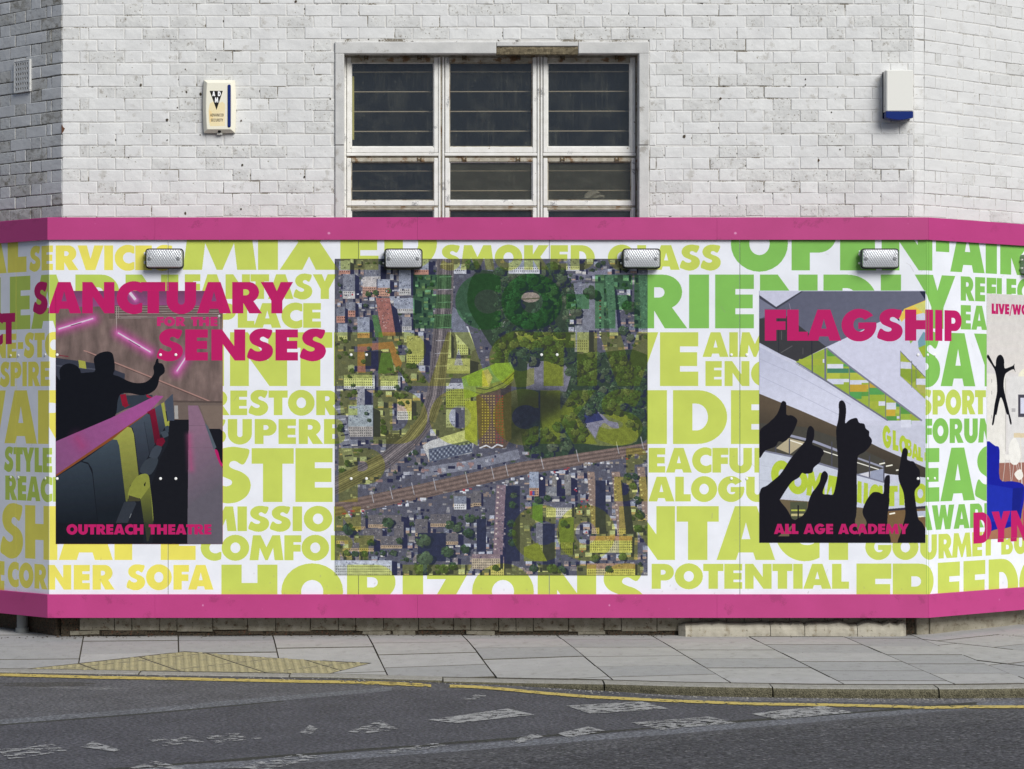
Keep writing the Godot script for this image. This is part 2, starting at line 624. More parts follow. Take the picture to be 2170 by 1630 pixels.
# width, kind of left and right side (0 straight, 1 round, 2 slanted), pieces (each a list of outlines)
func make_glyphs() -> void:
	var g := glyphs
	g["A"] = [1.05, 2, 2, [[P([0, 0, .33, 1, .72, 1, 1.05, 0, .70, 0, .655, .14, .395, .14, .35, 0]), P([.445, .385, .525, .70, .605, .385])]]]
	g["B"] = [.80, 0, 1, [[join([P([0, 0, 0, 1, .45, 1]), ring(.45, .755, .28, .245, 90, -60, 10), ring(.47, .29, .33, .29, 55, -90, 12)]), join([P([.32, .63, .32, .79]), ring(.42, .71, .08, .08, 90, -90, 8)]), join([P([.32, .21, .32, .40]), ring(.43, .305, .10, .095, 90, -90, 8)])]]]
	g["C"] = [.79, 1, 2, [[join([ring(.53, .5, .53, .525, 61, 299, 30), P([.79, .33]), ring(.565, .5, .235, .225, 310, 50, 20), P([.79, .67])])]]]
	g["D"] = [.93, 0, 1, [[join([P([0, 0, 0, 1, .42, 1]), ring(.42, .5, .51, .5, 90, -90, 20)]), join([P([.33, .25, .33, .75]), ring(.40, .5, .20, .25, 90, -90, 14)])]]]
	g["E"] = [.67, 0, 0, [[P([0, 0, 0, 1, .67, 1, .67, .735, .35, .735, .35, .63, .65, .63, .65, .37, .35, .37, .35, .265, .67, .265, .67, 0])]]]
	g["F"] = [.65, 0, 2, [[P([0, 0, 0, 1, .65, 1, .65, .72, .35, .72, .35, .62, .63, .62, .63, .35, .35, .35, .35, 0])]]]
	g["G"] = [1.06, 1, 1, [[join([ring(.53, .5, .53, .525, 36, 370, 40), P([.51, .585, .51, .38, .70, .38]), ring(.56, .515, .20, .225, 310, 50, 20), P([.69, .66])])]]]
	g["H"] = [.96, 0, 0, [[P([0, 0, 0, 1, .345, 1, .345, .66, .615, .66, .615, 1, .96, 1, .96, 0, .615, 0, .615, .36, .345, .36, .345, 0])]]]
	g["I"] = [.35, 0, 0, [[P([0, 0, 0, 1, .35, 1, .35, 0])]]]
	g["J"] = [.55, 1, 0, [[P([.20, 1, .55, 1, .55, .22, .42, .03, .20, -.02, 0, .02, 0, .30, .14, .29, .20, .36])]]]
	g["K"] = [.98, 0, 2, [[P([0, 0, 0, 1, .345, 1, .345, .63, .56, 1, .95, 1, .63, .53, .98, 0, .57, 0, .345, .40, .345, 0])]]]
	g["L"] = [.63, 0, 2, [[P([0, 0, 0, 1, .35, 1, .35, .29, .63, .29, .63, 0])]]]
	g["M"] = [1.30, 2, 2, [[P([0, 0, .13, 1, .43, 1, .65, .52, .87, 1, 1.17, 1, 1.30, 0, .96, 0, .905, .50, .70, 0, .60, 0, .395, .50, .34, 0])]]]
	g["N"] = [1.0, 0, 0, [[P([0, 0, 0, 1, .31, 1, .67, .47, .67, 1, 1, 1, 1, 0, .69, 0, .33, .53, .33, 0])]]]
	g["O"] = [1.06, 1, 1, [[ring(.53, .5, .53, .525), ring(.53, .5, .19, .215)]]]
	g["P"] = [.84, 0, 1, [[join([P([0, 0, 0, 1, .50, 1]), ring(.50, .665, .34, .335, 90, -90, 16), P([.345, .33, .345, 0])]), join([P([.345, .57, .345, .76]), ring(.43, .665, .10, .095, 90, -90, 10)])]]]
	g["R"] = [.92, 0, 2, [[join([P([0, 0, 0, 1, .50, 1]), ring(.50, .675, .33, .325, 90, -62, 14), P([.92, 0, .53, 0, .345, .33, .345, 0])]), join([P([.345, .575, .345, .765]), ring(.43, .67, .095, .095, 90, -90, 10)])]]]
	g["T"] = [.76, 2, 2, [[P([.205, 0, .205, .71, 0, .71, 0, 1, .76, 1, .76, .71, .555, .71, .555, 0])]]]
	g["U"] = [.91, 0, 0, [[join([P([0, 1, .35, 1]), ring(.455, .385, .105, .11, 180, 360, 12), P([.56, 1, .91, 1]), ring(.455, .40, .455, .425, 360, 180, 20)])]]]
	g["V"] = [1.04, 2, 2, [[P([.33, 0, 0, 1, .37, 1, .52, .45, .67, 1, 1.04, 1, .71, 0])]]]
	g["W"] = [1.46, 2, 2, [[P([.26, 0, 0, 1, .36, 1, .46, .50, .58, 1, .88, 1, 1.0, .50, 1.10, 1, 1.46, 1, 1.20, 0, .86, 0, .73, .50, .60, 0])]]]
	g["X"] = [1.04, 2, 2, [[P([0, 0, .33, .52, .03, 1, .42, 1, .53, .79, .63, 1, 1.01, 1, .71, .52, 1.04, 0, .64, 0, .52, .25, .40, 0])]]]
	g["Y"] = [1.0, 2, 2, [[P([.33, 0, .33, .40, 0, 1, .38, 1, .50, .71, .62, 1, 1.0, 1, .67, .40, .67, 0])]]]
	g["Z"] = [.80, 2, 2, [[P([0, 0, 0, .05, .36, .73, .04, .73, .04, 1, .80, 1, .80, .96, .45, .27, .80, .27, .80, 0])]]]
	g["-"] = [.40, 0, 0, [[P([0, .36, 0, .64, .40, .64, .40, .36])]]]
	g["/"] = [.50, 2, 2, [[P([0, -.16, .36, 1, .50, 1, .14, -.16])]]]
	var s := Art.smooth(P([.745, .955, .60, 1.005, .43, 1.025, .24, .985, .09, .85, .065, .68, .15, .535, .30, .455, .415, .40, .42, .33, .335, .29, .22, .315, .085, .385, -.01, .115, .13, .03, .32, -.025, .53, .0, .70, .12, .765, .29, .725, .45, .60, .555, .46, .61, .38, .665, .40, .74, .49, .76, .64, .70]))
	g["S"] = [.77, 1, 1, [[s]]]


func letter_gap(a: Array, b: Array) -> float:
	var t := [[.105, .065, .03], [.065, .03, .01], [.03, .01, -.04]]
	return t[a[2]][b[1]]


func word_width(text: String) -> float:
	var x := 0.0
	var prev = null
	for ch in text:
		if ch == " ":
			x += .50
			prev = null
			continue
		var g = glyphs[ch]
		if prev:
			x += letter_gap(prev, g)
		x += g[0]
		prev = g
	return x


# text with its first letter's left edge at x0, standing on y; spread to end at x1 if that is given
func word(a: Art, text: String, x0: float, y: float, cap: float, c: Color, x1 := INF) -> void:
	var sx := cap
	if x1 < INF:
		sx = (x1 - x0) / word_width(text)
	var x := 0.0
	var prev = null
	for ch in text:
		if ch == " ":
			x += .50
			prev = null
			continue
		var g = glyphs[ch]
		if prev:
			x += letter_gap(prev, g)
		for piece in g[3]:
			var outs := []
			for o in piece:
				var q := PackedVector2Array()
				for p in o:
					q.append(Vector2(x0 + (x + p.x) * sx, y - p.y * cap))
				outs.append(q)
			a.fill(outs, c)
		x += g[0]
		prev = g


const YELLOW := Color("e6dc62")
const LIME := Color("c2cf5e")
const GREEN := Color("80ba58")
const MAGENTA := Color("b81d62")


# every word of the background, in rows, from the left return to the right one
func print_words(a: Art, tint := false) -> void:
	a.from(0, 0, 1)
	var y := YELLOW
	var l := LIME
	var g := GREEN
	if tint:
		l = Color(0.90, 0.92, 0.60)
		g = Color(0.58, 0.80, 0.58)
	var B := 114.0
	var S := 52.5
	# row 1
	word(a, "LOCAL", -440, 573, B, y, 21)
	word(a, "SERVICES", 32, 572.5, S, y, 366)
	word(a, "MIXED", 387, 572, B, l, 926)
	word(a, "SMOKED GLASS", 933, 572, S, l, 1528)
	word(a, "OPEN-AIR", 1549, 573, B, g)
	# row 2
	word(a, "LEARN", -114, 696, B, l.lerp(g, 0.18), 378)
	word(a, "FANTASY", 391, 633.5, S, l, 714)
	word(a, "PLACE", 453, 695, S, l, 680)
	word(a, "ECO-FRIENDLY", 875, 696, B, g, 2061)
	word(a, "REFLECTIONS", 2080, 634, S, g)
	word(a, "EATING", 2080, 696, S, g)
	# row 3
	word(a, "ONE-STOP", -160, 757, S, y, 186)
	word(a, "INSPIRE", -150, 818.5, S, y, 105)
	word(a, "INTERACTIVE", 432, 818, B, l, 1480)
	word(a, "AIMS", 1489, 756.5, S, l)
	word(a, "ENGAGE", 1495, 818, S, l)
	word(a, "SAY", 1922, 818, B, g)
	# row 4
	word(a, "WARM", -222, 941, B, y, 312)
	word(a, "RESTORE", 437, 880, S, l, 757)
	word(a, "SUPERB", 436, 941, S, l, 731)
	word(a, "DOCKSIDE", 791, 941, B, l, 1632)
	word(a, "SPORT", 1941, 879, S, l.lerp(g, 0.1), 2168)
	word(a, "FORUM", 1948, 940, S, g)
	# row 5
	word(a, "STYLE", -61, 1002, S, l.lerp(g, 0.18), 110)
	word(a, "REACH", -57, 1063.5, S, l.lerp(g, 0.18), 158)
	word(a, "STEP", 441, 1064, B, l, 816)
	word(a, "PEACFUL", 1327, 1002, S, l)
	word(a, "DIALOGUE", 1302, 1063, S, l)
	word(a, "EASY", 1930, 1064, B, g)
	# row 6
	word(a, "SHAPE", -75, 1187, B, y, 414)
	word(a, "MISSION", 427, 1126, S, l, 765)
	word(a, "COMFORT", 425, 1187.5, S, l, 792)
	word(a, "CONTACT", 1085, 1187, B, l, 1822)
	word(a, "AWARENESS", 1928, 1124, S, g)
	word(a, "GOURMET BURGERS", 1834, 1186, S, l)
	# row 7
	word(a, "HOUSE", -260, 1311, B, y, -60)
	word(a, "CORNER SOFA", -48, 1250, S, y, 452)
	word(a, "HORIZONS", 469, 1311, B, l, 1367)
	word(a, "POTENTIAL", 1381, 1248, S, l, 1799)
	word(a, "FREEDOM", 1815, 1309, B, l)


# the magenta titles, printed over everything
func print_titles(a: Art) -> void:
	a.from(0, 0, 1)
	var m := MAGENTA
	word(a, "PROJECT", -390, 727, 67, m, -20)
	word(a, "SANCTUARY", 46, 664, 66.5, m, 621)
	word(a, "FOR THE", 332.5, 691, 19.5, m.lerp(c8(196, 60, 120), 0.5), 461)
	word(a, "SENSES", 333, 764, 66, m, 691)
	word(a, "OUTREACH THEATRE", 140.6, 1133, 21.5, m, 448)
	word(a, "FLAGSHIP", 1620.5, 722, 66, m, 2083)
	word(a, "ALL AGE ACADEMY", 1640, 1132, 21.5, m, 1926)
	word(a, "LIVE/WORK", 2187, 660, 22.5, m)
	word(a, "DYNAMIC", 2124, 1158, 67, m)


# ---------------------------------------------------------------- poster: the theatre

func theatre_art() -> Art:
	var a := Art.new(118, 616.5, 472, 1153, 2.0, c8(132, 112, 106))
	var n := noise_bytes(256, 301, 0.02, 4)
	a.rect(118, 600, 480, 900, c8(134, 114, 108))
	a.mottle(n, 256, 0.16, 3)
	a.from(110, 610, 1 / 5.821)
	# ceiling strip and pipes
	a.poly([0, 0, 2200, 0, 2200, 215, 0, 235], c8(120, 76, 108), [200, 0, 200, 230, c8(172, 92, 152)])
	a.rect(700, 215, 2200, 380, c8(122, 102, 98))
	for y in [232, 262, 292, 322, 352, 372]:
		a.path([780, y, 2060, y - 6], 7, c8(186, 172, 166))
	a.path([797, 240, 797, 545, 830, 560], 8, c8(198, 184, 178))
	a.path([822, 240, 822, 372], 6, c8(190, 176, 170))
	a.path([2064, 345, 2064, 520], 6, c8(200, 188, 182))
	a.disc(2064, 345, 14, 14, c8(240, 238, 236))
	for x in [180, 330, 590, 760, 1010, 1240, 1740]:
		a.path([x, 260, x + 8, 1300], 3, c8(132, 112, 104))
	# neon tubes
	for t in [[80, 508, 505, 378], [815, 555, 1215, 792], [1540, 1030, 1670, 830], [950, 45, 1030, 145]]:
		a.halo(t[0], t[1], t[2], t[3], 150 if t[1] > 100 else 90, c8(226, 84, 180), 1.0)
		a.halo(t[0], t[1], t[2], t[3], 60, c8(250, 170, 230), 0.8)
		a.line(t[0], t[1], t[2], t[3], 15 if t[1] > 100 else 34, c8(252, 236, 250))
	a.line(230, 470, 365, 430, 9, c8(110, 50, 74))
	a.line(945, 645, 1090, 730, 9, c8(140, 60, 110))
	# handrail and floor below it
	a.path([390, 775, 430, 785, 800, 930, 1320, 1140, 2120, 1470], 13, c8(196, 150, 140))
	a.path([430, 800, 800, 946, 1320, 1156, 2120, 1488], 6, c8(96, 70, 66))
	a.rect(1350, 1400, 2200, 1700, c8(126, 110, 102))
	a.poly([1480, 1390, 2200, 1400, 2200, 1425, 1480, 1412], c8(100, 86, 80))
	# seats behind
	a.poly([30, 860, 560, 935, 900, 1060, 880, 1400, 30, 1400], c8(62, 66, 80))
	a.poly([30, 950, 560, 1000, 560, 1015, 30, 965], c8(92, 96, 110))
	a.poly([325, 890, 410, 905, 425, 1000, 335, 985], c8(186, 186, 84))
	a.path([80, 832, 200, 848], 10, c8(140, 40, 60))
	a.poly([800, 1330, 1240, 1320, 1240, 1400, 900, 1500, 780, 1560], c8(56, 66, 78))
	a.poly([840, 1320, 910, 1310, 940, 1440, 870, 1460], c8(158, 24, 52))
	a.poly([1160, 1310, 1235, 1350, 1225, 1370, 1170, 1350], c8(176, 30, 66))
	a.poly([870, 1440, 970, 1440, 900, 1480], c8(150, 22, 48))
	# two onlookers in silhouette, one with a thumb raised
	var ink := c8(16, 18, 27)
	a.curve([30, 1120, 95, 1140, 92, 1020, 130, 960, 210, 932, 300, 960, 345, 1010, 360, 1050, 420, 1045, 520, 1035, 530, 980, 515, 880, 560, 820, 660, 785, 735, 800, 760, 860, 775, 960, 772, 1020, 758, 1070, 830, 1095, 940, 1150, 1040, 1175, 1150, 1165, 1225, 1110, 1258, 1050, 1250, 980, 1270, 940, 1290, 880, 1312, 880, 1318, 925, 1360, 935, 1390, 990, 1385, 1050, 1330, 1100, 1310, 1190, 1270, 1260, 1190, 1310, 1090, 1325, 960, 1300, 850, 1310, 810, 1400, 800, 1500, 780, 1570, 690, 1640, 400, 1760, 30, 1800], ink)
	a.rect(30, 1200, 760, 1640, ink)
	# the desk top, its edge and the seats
	a.from(110, 870, 1 / 5.621)
	a.poly([30, 60, 800, 60, 700, 90, 30, 380], ink)
	a.poly([36, 372, 700, 90, 1240, -180, 1330, -170, 1160, 10, 700, 320, 40, 770], c8(150, 92, 140), [60, 700, 1100, 0, c8(184, 92, 164)])
	a.halo(300, 330, 360, 420, 170, c8(186, 72, 128), 0.6)
	a.halo(860, 110, 1100, 0, 130, c8(190, 92, 170), 0.5)
	a.poly([40, 770, 700, 320, 1160, 10, 1175, 30, 720, 345, 40, 800], c8(150, 84, 44))
	a.rect(1400, 110, 1640, 1600, c8(24, 26, 33))
	a.poly([30, 800, 720, 345, 1160, 20, 1420, 0, 1400, 500, 1640, 900, 1620, 1600, 30, 1600], c8(30, 34, 42))
	a.poly([40, 800, 350, 610, 430, 640, 480, 760, 540, 1340, 560, 1600, 30, 1600], c8(62, 74, 86), [300, 620, 360, 1350, c8(24, 30, 38)])
	a.poly([360, 605, 720, 345, 780, 350, 800, 420, 880, 1090, 700, 1400, 550, 1400, 480, 700, 430, 620], c8(74, 88, 100), [600, 380, 700, 1200, c8(28, 34, 42)])
	a.path([350, 610, 440, 640, 480, 720, 545, 1340], 7, c8(18, 22, 30))
	a.poly([720, 345, 900, 195, 945, 205, 975, 280, 1032, 770, 930, 900, 900, 1085, 880, 1085, 800, 420, 775, 352], c8(182, 184, 88), [850, 210, 930, 1050, c8(116, 120, 58)])
	a.poly([920, 190, 1060, 92, 1095, 130, 1160, 520, 1070, 690, 1040, 770, 985, 300, 960, 210], c8(78, 88, 102), [1000, 140, 1080, 740, c8(44, 50, 60)])
	a.poly([1060, 92, 1130, 35, 1165, 50, 1230, 400, 1165, 520, 1100, 140], c8(80, 92, 106), [1100, 60, 1180, 500, c8(50, 56, 66)])
	a.poly([1130, 20, 1225, -30, 1245, 40, 1290, 330, 1225, 400, 1170, 50], c8(146, 22, 54), [1180, 0, 1260, 400, c8(96, 16, 40)])
	a.poly([1225, -30, 1320, -90, 1350, 190, 1285, 300], c8(84, 96, 110), [1270, -40, 1310, 280, c8(56, 64, 76)])
	a.poly([1300, -80, 1335, -100, 1380, 180, 1350, 190], c8(182, 184, 84))
	a.poly([1345, -110, 1440, -200, 1460, 120, 1385, 150], c8(78, 88, 104))
	a.curve([1050, 700, 1120, 590, 1240, 555, 1260, 620, 1180, 760, 1070, 750], c8(64, 72, 82))
	a.curve([1160, 540, 1220, 430, 1295, 420, 1305, 470, 1250, 570, 1180, 560], c8(70, 78, 90))
	a.poly([1250, 340, 1330, 320, 1350, 370, 1310, 430, 1240, 410], c8(128, 18, 48))
	a.poly([1290, 260, 1365, 235, 1400, 300, 1330, 330], c8(72, 84, 96))
	a.poly([1340, 190, 1400, 180, 1410, 260, 1360, 260], c8(66, 78, 90))
	a.curve([1350, 170, 1370, 135, 1415, 130, 1432, 240, 1448, 390, 1430, 300, 1395, 190], c8(178, 182, 84))
	a.curve([905, 1000, 940, 890, 1010, 790, 1090, 755, 1150, 775, 1170, 900, 1200, 1160, 1205, 1330, 1140, 1500, 1090, 1300, 1055, 1060, 1000, 1070, 920, 1080], c8(158, 164, 72))
	a.poly([915, 1010, 1045, 1050, 1055, 1080, 905, 1085], c8(78, 76, 52))
	a.poly([1055, 1060, 1170, 900, 1205, 1330, 1135, 1540, 1090, 1300], c8(134, 140, 62), [1110, 900, 1130, 1500, c8(44, 50, 40)])
	a.poly([1095, 880, 1118, 850, 1112, 895, 1100, 905], c8(28, 30, 26))
	a.poly([760, 1340, 860, 1090, 990, 1085, 1005, 1110, 900, 1340], c8(56, 62, 72))
	a.line(925, 1280, 945, 1230, 8, c8(150, 156, 160))
	a.rect(30, 1340, 1090, 1600, c8(24, 27, 34))
	a.poly([1160, 1345, 1210, 1330, 1150, 1560, 1130, 1560, 1100, 1330], c8(60, 64, 48))
	a.poly([1400, 120, 1622, 130, 1618, 1600, 1200, 1600, 1210, 1300, 1180, 900, 1290, 560, 1380, 400], c8(24, 26, 33))
	a.poly([1458, -60, 1500, -60, 1506, 100, 1462, 100], c8(190, 188, 184))
	# the white side desk
	a.poly([1620, -60, 1740, -60, 1790, 60, 1880, 300, 2030, 690, 2120, 900, 2120, 1620, 1612, 1620, 1630, 130], c8(158, 122, 146), [1640, 300, 2040, 900, c8(112, 106, 118)])
	a.halo(1630, 300, 1660, 700, 90, c8(196, 90, 140), 0.7)
	a.path([1630, 445, 1925, 440], 4, c8(134, 104, 124))
	a.path([1630, 180, 1830, 180], 4, c8(134, 104, 124))
	a.poly([1760, -60, 2130, -60, 2130, 220, 1880, 215, 1830, 120], c8(140, 122, 110))
	a.poly([1870, 220, 2000, 220, 2130, 330, 2130, 720, 2030, 680, 1960, 500], c8(24, 26, 34))
	a.poly([1820, 150, 1860, 190, 1960, 440, 1930, 470], c8(96, 108, 120))
	a.curve([1940, 480, 1975, 480, 2010, 600, 2036, 640, 2028, 668, 2000, 640], c8(210, 36, 116))
	a.veil(Color(0.03, 0.03, 0.06), 0.16)
	a.mottle(noise_bytes(256, 331, 0.3, 2), 256, 0.07)
	a.mottle(noise_bytes(256, 333, 0.03, 3), 256, 0.03)
	print_titles(a)
	return a


# ---------------------------------------------------------------- poster: the academy

func academy_art() -> Art:
	var a := Art.new(1609, 616, 1961.5, 1150.5, 2.0, c8(196, 198, 214))
	a.from(1600, 610, 1 / 5.821)
	a.rect(0, 0, 2200, 1700, c8(202, 203, 220))
	a.poly([40, 40, 2120, 40, 2120, 150, 1540, 420, 880, 730, 520, 900, 40, 700], c8(92, 94, 112), [100, 100, 2000, 400, c8(102, 104, 122)])
	a.poly([40, 80, 260, 250, 580, 40, 40, 40], c8(196, 197, 216))
	a.poly([40, 80, 260, 235, 570, 40, 600, 40, 265, 262, 40, 120], c8(64, 65, 78))
	a.poly([40, 120, 255, 262, 120, 262, 120, 350, 40, 400], c8(116, 118, 138))
	a.poly([2030, 40, 2110, 40, 2110, 160], c8(36, 40, 62))
	# the dark glazing below the soffit
	a.poly([40, 380, 400, 350, 560, 480, 880, 730, 520, 910, 40, 700], c8(58, 58, 62))
	a.path([290, 350, 290, 800], 9, c8(40, 42, 52))
	a.path([700, 650, 700, 860], 12, c8(44, 46, 56))
	a.path([325, 530, 325, 640], 6, c8(112, 112, 110))
	a.path([590, 740, 590, 820], 6, c8(96, 96, 94))
	a.path([320, 800, 460, 715], 9, c8(96, 96, 98))
	a.path([420, 190, 455, 350], 5, c8(170, 150, 176))
	# white slanted bands
	a.poly([40, 670, 520, 930, 880, 1150, 1640, 1640, 800, 1640, 40, 1300], c8(184, 187, 208), [300, 700, 500, 1400, c8(206, 208, 226)])
	a.path([40, 870, 520, 1080, 1000, 1340, 1180, 1440], 4, c8(160, 163, 184))
	a.path([40, 1080, 400, 1250, 800, 1450, 1040, 1570], 4, c8(160, 163, 184))
	# coloured stair glass between the bands
	a.poly([500, 915, 880, 740, 1160, 960, 1800, 1440, 2060, 1640, 1640, 1640, 880, 1150], c8(150, 172, 66))
	var bands := [c8(160, 174, 66), c8(206, 210, 222), c8(196, 166, 62), c8(90, 148, 70), c8(150, 176, 70), c8(212, 214, 228), c8(74, 128, 100), c8(176, 184, 72), c8(202, 206, 224), c8(188, 158, 62), c8(86, 156, 84), c8(150, 172, 62)]
	var cols := [[540, 860], [890, 1160], [1170, 1400], [1410, 1610], [1620, 1790], [1800, 1930]]
	var r := RandomNumberGenerator.new()
	r.seed = 5
	for ci in cols.size():
		var x0: float = cols[ci][0]
		var x1: float = cols[ci][1]
		var top := 740.0 + (x0 - 880.0) * 0.765 if x0 > 860 else 860.0
		var y := top + 20.0
		var bi := ci * 3
		while y < 1640.0:
			var hh := r.randf_range(48, 96)
			var cut := r.randf_range(0.55, 1.0)
			var yt := y
			var lo := 1150.0 + (x0 - 880.0) * 0.645
			if yt + hh < lo + 60.0:
				a.rect(x0, yt, x0 + (x1 - x0) * cut, yt + hh, bands[bi % 12])
				a.rect(x0 + (x1 - x0) * cut, yt, x1, yt + hh * 0.6, bands[(bi + 5) % 12])
			y += hh
			bi += 1
	a.poly([880, 740, 1540, 420, 1900, 330, 2110, 480, 2110, 1640, 2060, 1640, 1800, 1440, 1160, 960], c8(204, 205, 224))
	a.poly([500, 930, 880, 1150, 1640, 1640, 1600, 1650, 860, 1170, 480, 940], c8(92, 94, 108))
	a.poly([40, 690, 520, 945, 880, 1162, 1640, 1648, 1600, 1660, 860, 1190, 500, 965, 40, 720], c8(198, 200, 218))
	a.path([520, 922, 880, 1146, 1640, 1634], 14, c8(110, 112, 126))
	a.path([890, 745, 1160, 965, 1800, 1445, 2060, 1640], 22, c8(122, 124, 138))
	for x in [[868, 745, 1140], [1165, 965, 1330], [1408, 1150, 1490], [1612, 1300, 1620], [1790, 1440, 1640]]:
		a.path([x[0], x[1], x[0], x[2]], 22 if x[0] < 900 else 9, c8(112, 116, 128))
	a.path([706, 820, 706, 1050], 14, c8(90, 92, 102))
	a.path([1100, 860, 1400, 1060, 1780, 1320], 3, c8(186, 188, 208))
	a.path([1180, 1160, 1240, 1200], 3, c8(186, 188, 208))
	# right hand glazing, yellow corner
	a.poly([1790, 775, 2110, 1110, 2110, 1380, 1790, 1085], c8(164, 176, 72))
	a.poly([1795, 910, 1930, 920, 1930, 1000, 1795, 995], c8(204, 206, 222))
	a.poly([1795, 1000, 2000, 1010, 2060, 1080, 1940, 1180, 1795, 1085], c8(136, 160, 58))
	a.poly([1990, 1120, 2110, 1120, 2110, 1200, 1990, 1195], c8(208, 210, 226))
	a.poly([1980, 1200, 2110, 1200, 2110, 1300, 2040, 1300], c8(172, 172, 92))
	for x in [1935, 1988]:
		a.path([x, 900 if x < 1950 else 960, x, 1230], 8, c8(110, 116, 120))
	a.path([1792, 780, 2110, 1112], 10, c8(110, 112, 124))
	a.path([1792, 775, 1792, 1085, 2110, 1380], 6, c8(150, 152, 168))
	a.poly([1840, 260, 2110, 150, 2110, 300, 1990, 330, 1900, 320, 1810, 420, 1780, 370], c8(228, 196, 84))
	a.poly([1960, 220, 2110, 160, 2110, 330], c8(208, 206, 116))
	a.poly([1870, 540, 1930, 500, 1960, 640, 1920, 690], c8(140, 178, 92))
	a.poly([2010, 660, 2080, 540, 2110, 560, 2110, 860, 2080, 860, 2020, 750], c8(116, 156, 168))
	a.poly([2015, 740, 2110, 700, 2110, 850, 2080, 860], c8(152, 176, 58))
	a.poly([1740, 370, 1780, 380, 1780, 410], c8(40, 42, 56))
	# lower storey
	a.from(1600, 870, 1 / 5.621)
	a.poly([50, -200, 540, 0, 1000, 200, 1500, 450, 2050, 690, 2050, 800, 1600, 760, 50, 430], c8(90, 78, 64), [800, 100, 700, 500, c8(58, 54, 48)])
	a.poly([60, 150, 600, 200, 990, 330, 1540, 590, 1540, 860, 60, 500], c8(70, 68, 62))
	a.poly([250, 450, 400, 330, 600, 380, 420, 520], c8(178, 166, 138))
	a.path([420, 300, 700, 370, 990, 480], 30, c8(150, 152, 172))
	a.path([400, 350, 990, 540], 12, c8(244, 240, 226))
	a.path([1215, 620, 1480, 705], 12, c8(240, 236, 224))
	a.path([1225, 570, 1540, 680], 22, c8(148, 150, 168))
	a.poly([1215, 760, 1400, 720, 1540, 690, 1540, 870, 1210, 800], c8(150, 156, 178))
	a.poly([1215, 770, 1380, 725, 1370, 810], c8(206, 206, 214))
	for x in [[245, 430, 510], [408, 340, 530], [915, 370, 680], [1365, 540, 800], [1535, 590, 860]]:
		a.path([x[0], x[1], x[0], x[2]], 14, c8(74, 74, 86))
	for q in [[1480, 640, 1550, 625], [1560, 665, 1640, 650], [1680, 715, 1710, 708]]:
		a.line(q[0], q[1], q[2], q[3], 16, c8(250, 244, 224))
	# white front panel with letters
	a.poly([50, 480, 600, 590, 1000, 710, 1540, 860, 2050, 810, 2050, 1150, 1560, 1190, 640, 1080, 50, 1000], c8(196, 201, 214))
	a.poly([50, 480, 600, 595, 1000, 715, 1540, 865, 1540, 850, 1000, 690, 600, 570, 50, 462], c8(120, 122, 140))
	a.path([60, 650, 500, 740, 1540, 960, 2040, 960], 3, c8(168, 172, 186))
	a.path([60, 830, 500, 890, 1540, 1060, 2040, 1060], 3, c8(168, 172, 186))
	var lg := c8(176, 196, 62)
	a.fill([ring(310, 760, 120, 165), ring(320, 760, 40, 60)], lg)
	a.fill([ring(510, 850, 120, 150), ring(510, 850, 42, 60)], lg)
	a.poly([610, 1010, 640, 720, 700, 730, 720, 850, 770, 740, 830, 750, 830, 1040, 760, 1030, 760, 900, 720, 1000, 680, 890, 670, 1020], lg)
	a.poly([850, 1040, 880, 770, 980, 790, 980, 1060, 920, 1040, 910, 900], lg)
	a.poly([1215, 1090, 1225, 840, 1270, 850, 1270, 1110], lg)
	a.poly([1290, 1110, 1300, 860, 1345, 870, 1345, 1120], lg)
	a.fill([ring(1430, 1010, 70, 130, 40, 320, 20)], lg)
	a.poly([1440, 1130, 1480, 890, 1520, 900, 1530, 1150], lg)
	a.poly([1600, 900, 1700, 900, 1700, 970, 1660, 970, 1660, 1140, 1600, 1140], lg)
	a.poly([1720, 880, 1780, 880, 1780, 1130, 1720, 1130], lg)
	a.fill([ring(1970, 990, 90, 120), ring(1970, 990, 34, 55)], lg)
	# letters along the upper band, following its slope
	var gx := [1520, 1640, 1720, 1800, 1870, 1945]
	var gl := "GLOBAL"
	for i in 6:
		var gw: float = [105, 70, 95, 70, 80, 55][i]
		var y0: float = 420.0 + (gx[i] - 1520) * 0.42
		for piece in glyphs[gl[i]][3]:
			var outs := []
			for o in piece:
				var q := PackedVector2Array()
				for p in o:
					q.append(Vector2(gx[i] + p.x / glyphs[gl[i]][0] * gw, y0 + p.x * gw * 0.4 - p.y * (255.0 - i * 18)))
				outs.append(q)
			a.fill(outs, lg)
	a.path([2030, 500, 2030, 600], 18, lg)
	# ground floor
	a.poly([300, 1060, 640, 1085, 1560, 1195, 2050, 1160, 2050, 1640, 50, 1640], c8(104, 92, 70))
	a.rect(420, 1090, 620, 1300, c8(78, 82, 62))
	a.rect(430, 1180, 600, 1200, c8(178, 184, 80))
	a.rect(430, 1230, 580, 1260, c8(190, 180, 130))
	a.path([515, 1130, 515, 1290], 18, c8(30, 30, 32))
	a.rect(1560, 1180, 2050, 1640, c8(116, 92, 62))
	a.path([1560, 1190, 2050, 1150], 26, c8(52, 48, 60))
	a.poly([1930, 1200, 2050, 1195, 2050, 1270, 1930, 1270], c8(180, 186, 204))
	a.line(1600, 1235, 1670, 1222, 18, c8(250, 244, 226))
	a.line(1950, 1268, 2010, 1262, 14, c8(250, 244, 226))
	# raised hands in silhouette
	var ink := c8(18, 17, 26)
	a.curve([50, 560, 120, 480, 240, 430, 280, 370, 340, 375, 400, 330, 450, 260, 498, 150, 495, 100, 440, 60, 375, 50, 372, -40, 365, -100, 320, -105, 290, -20, 250, 60, 160, 150, 50, 260], ink)
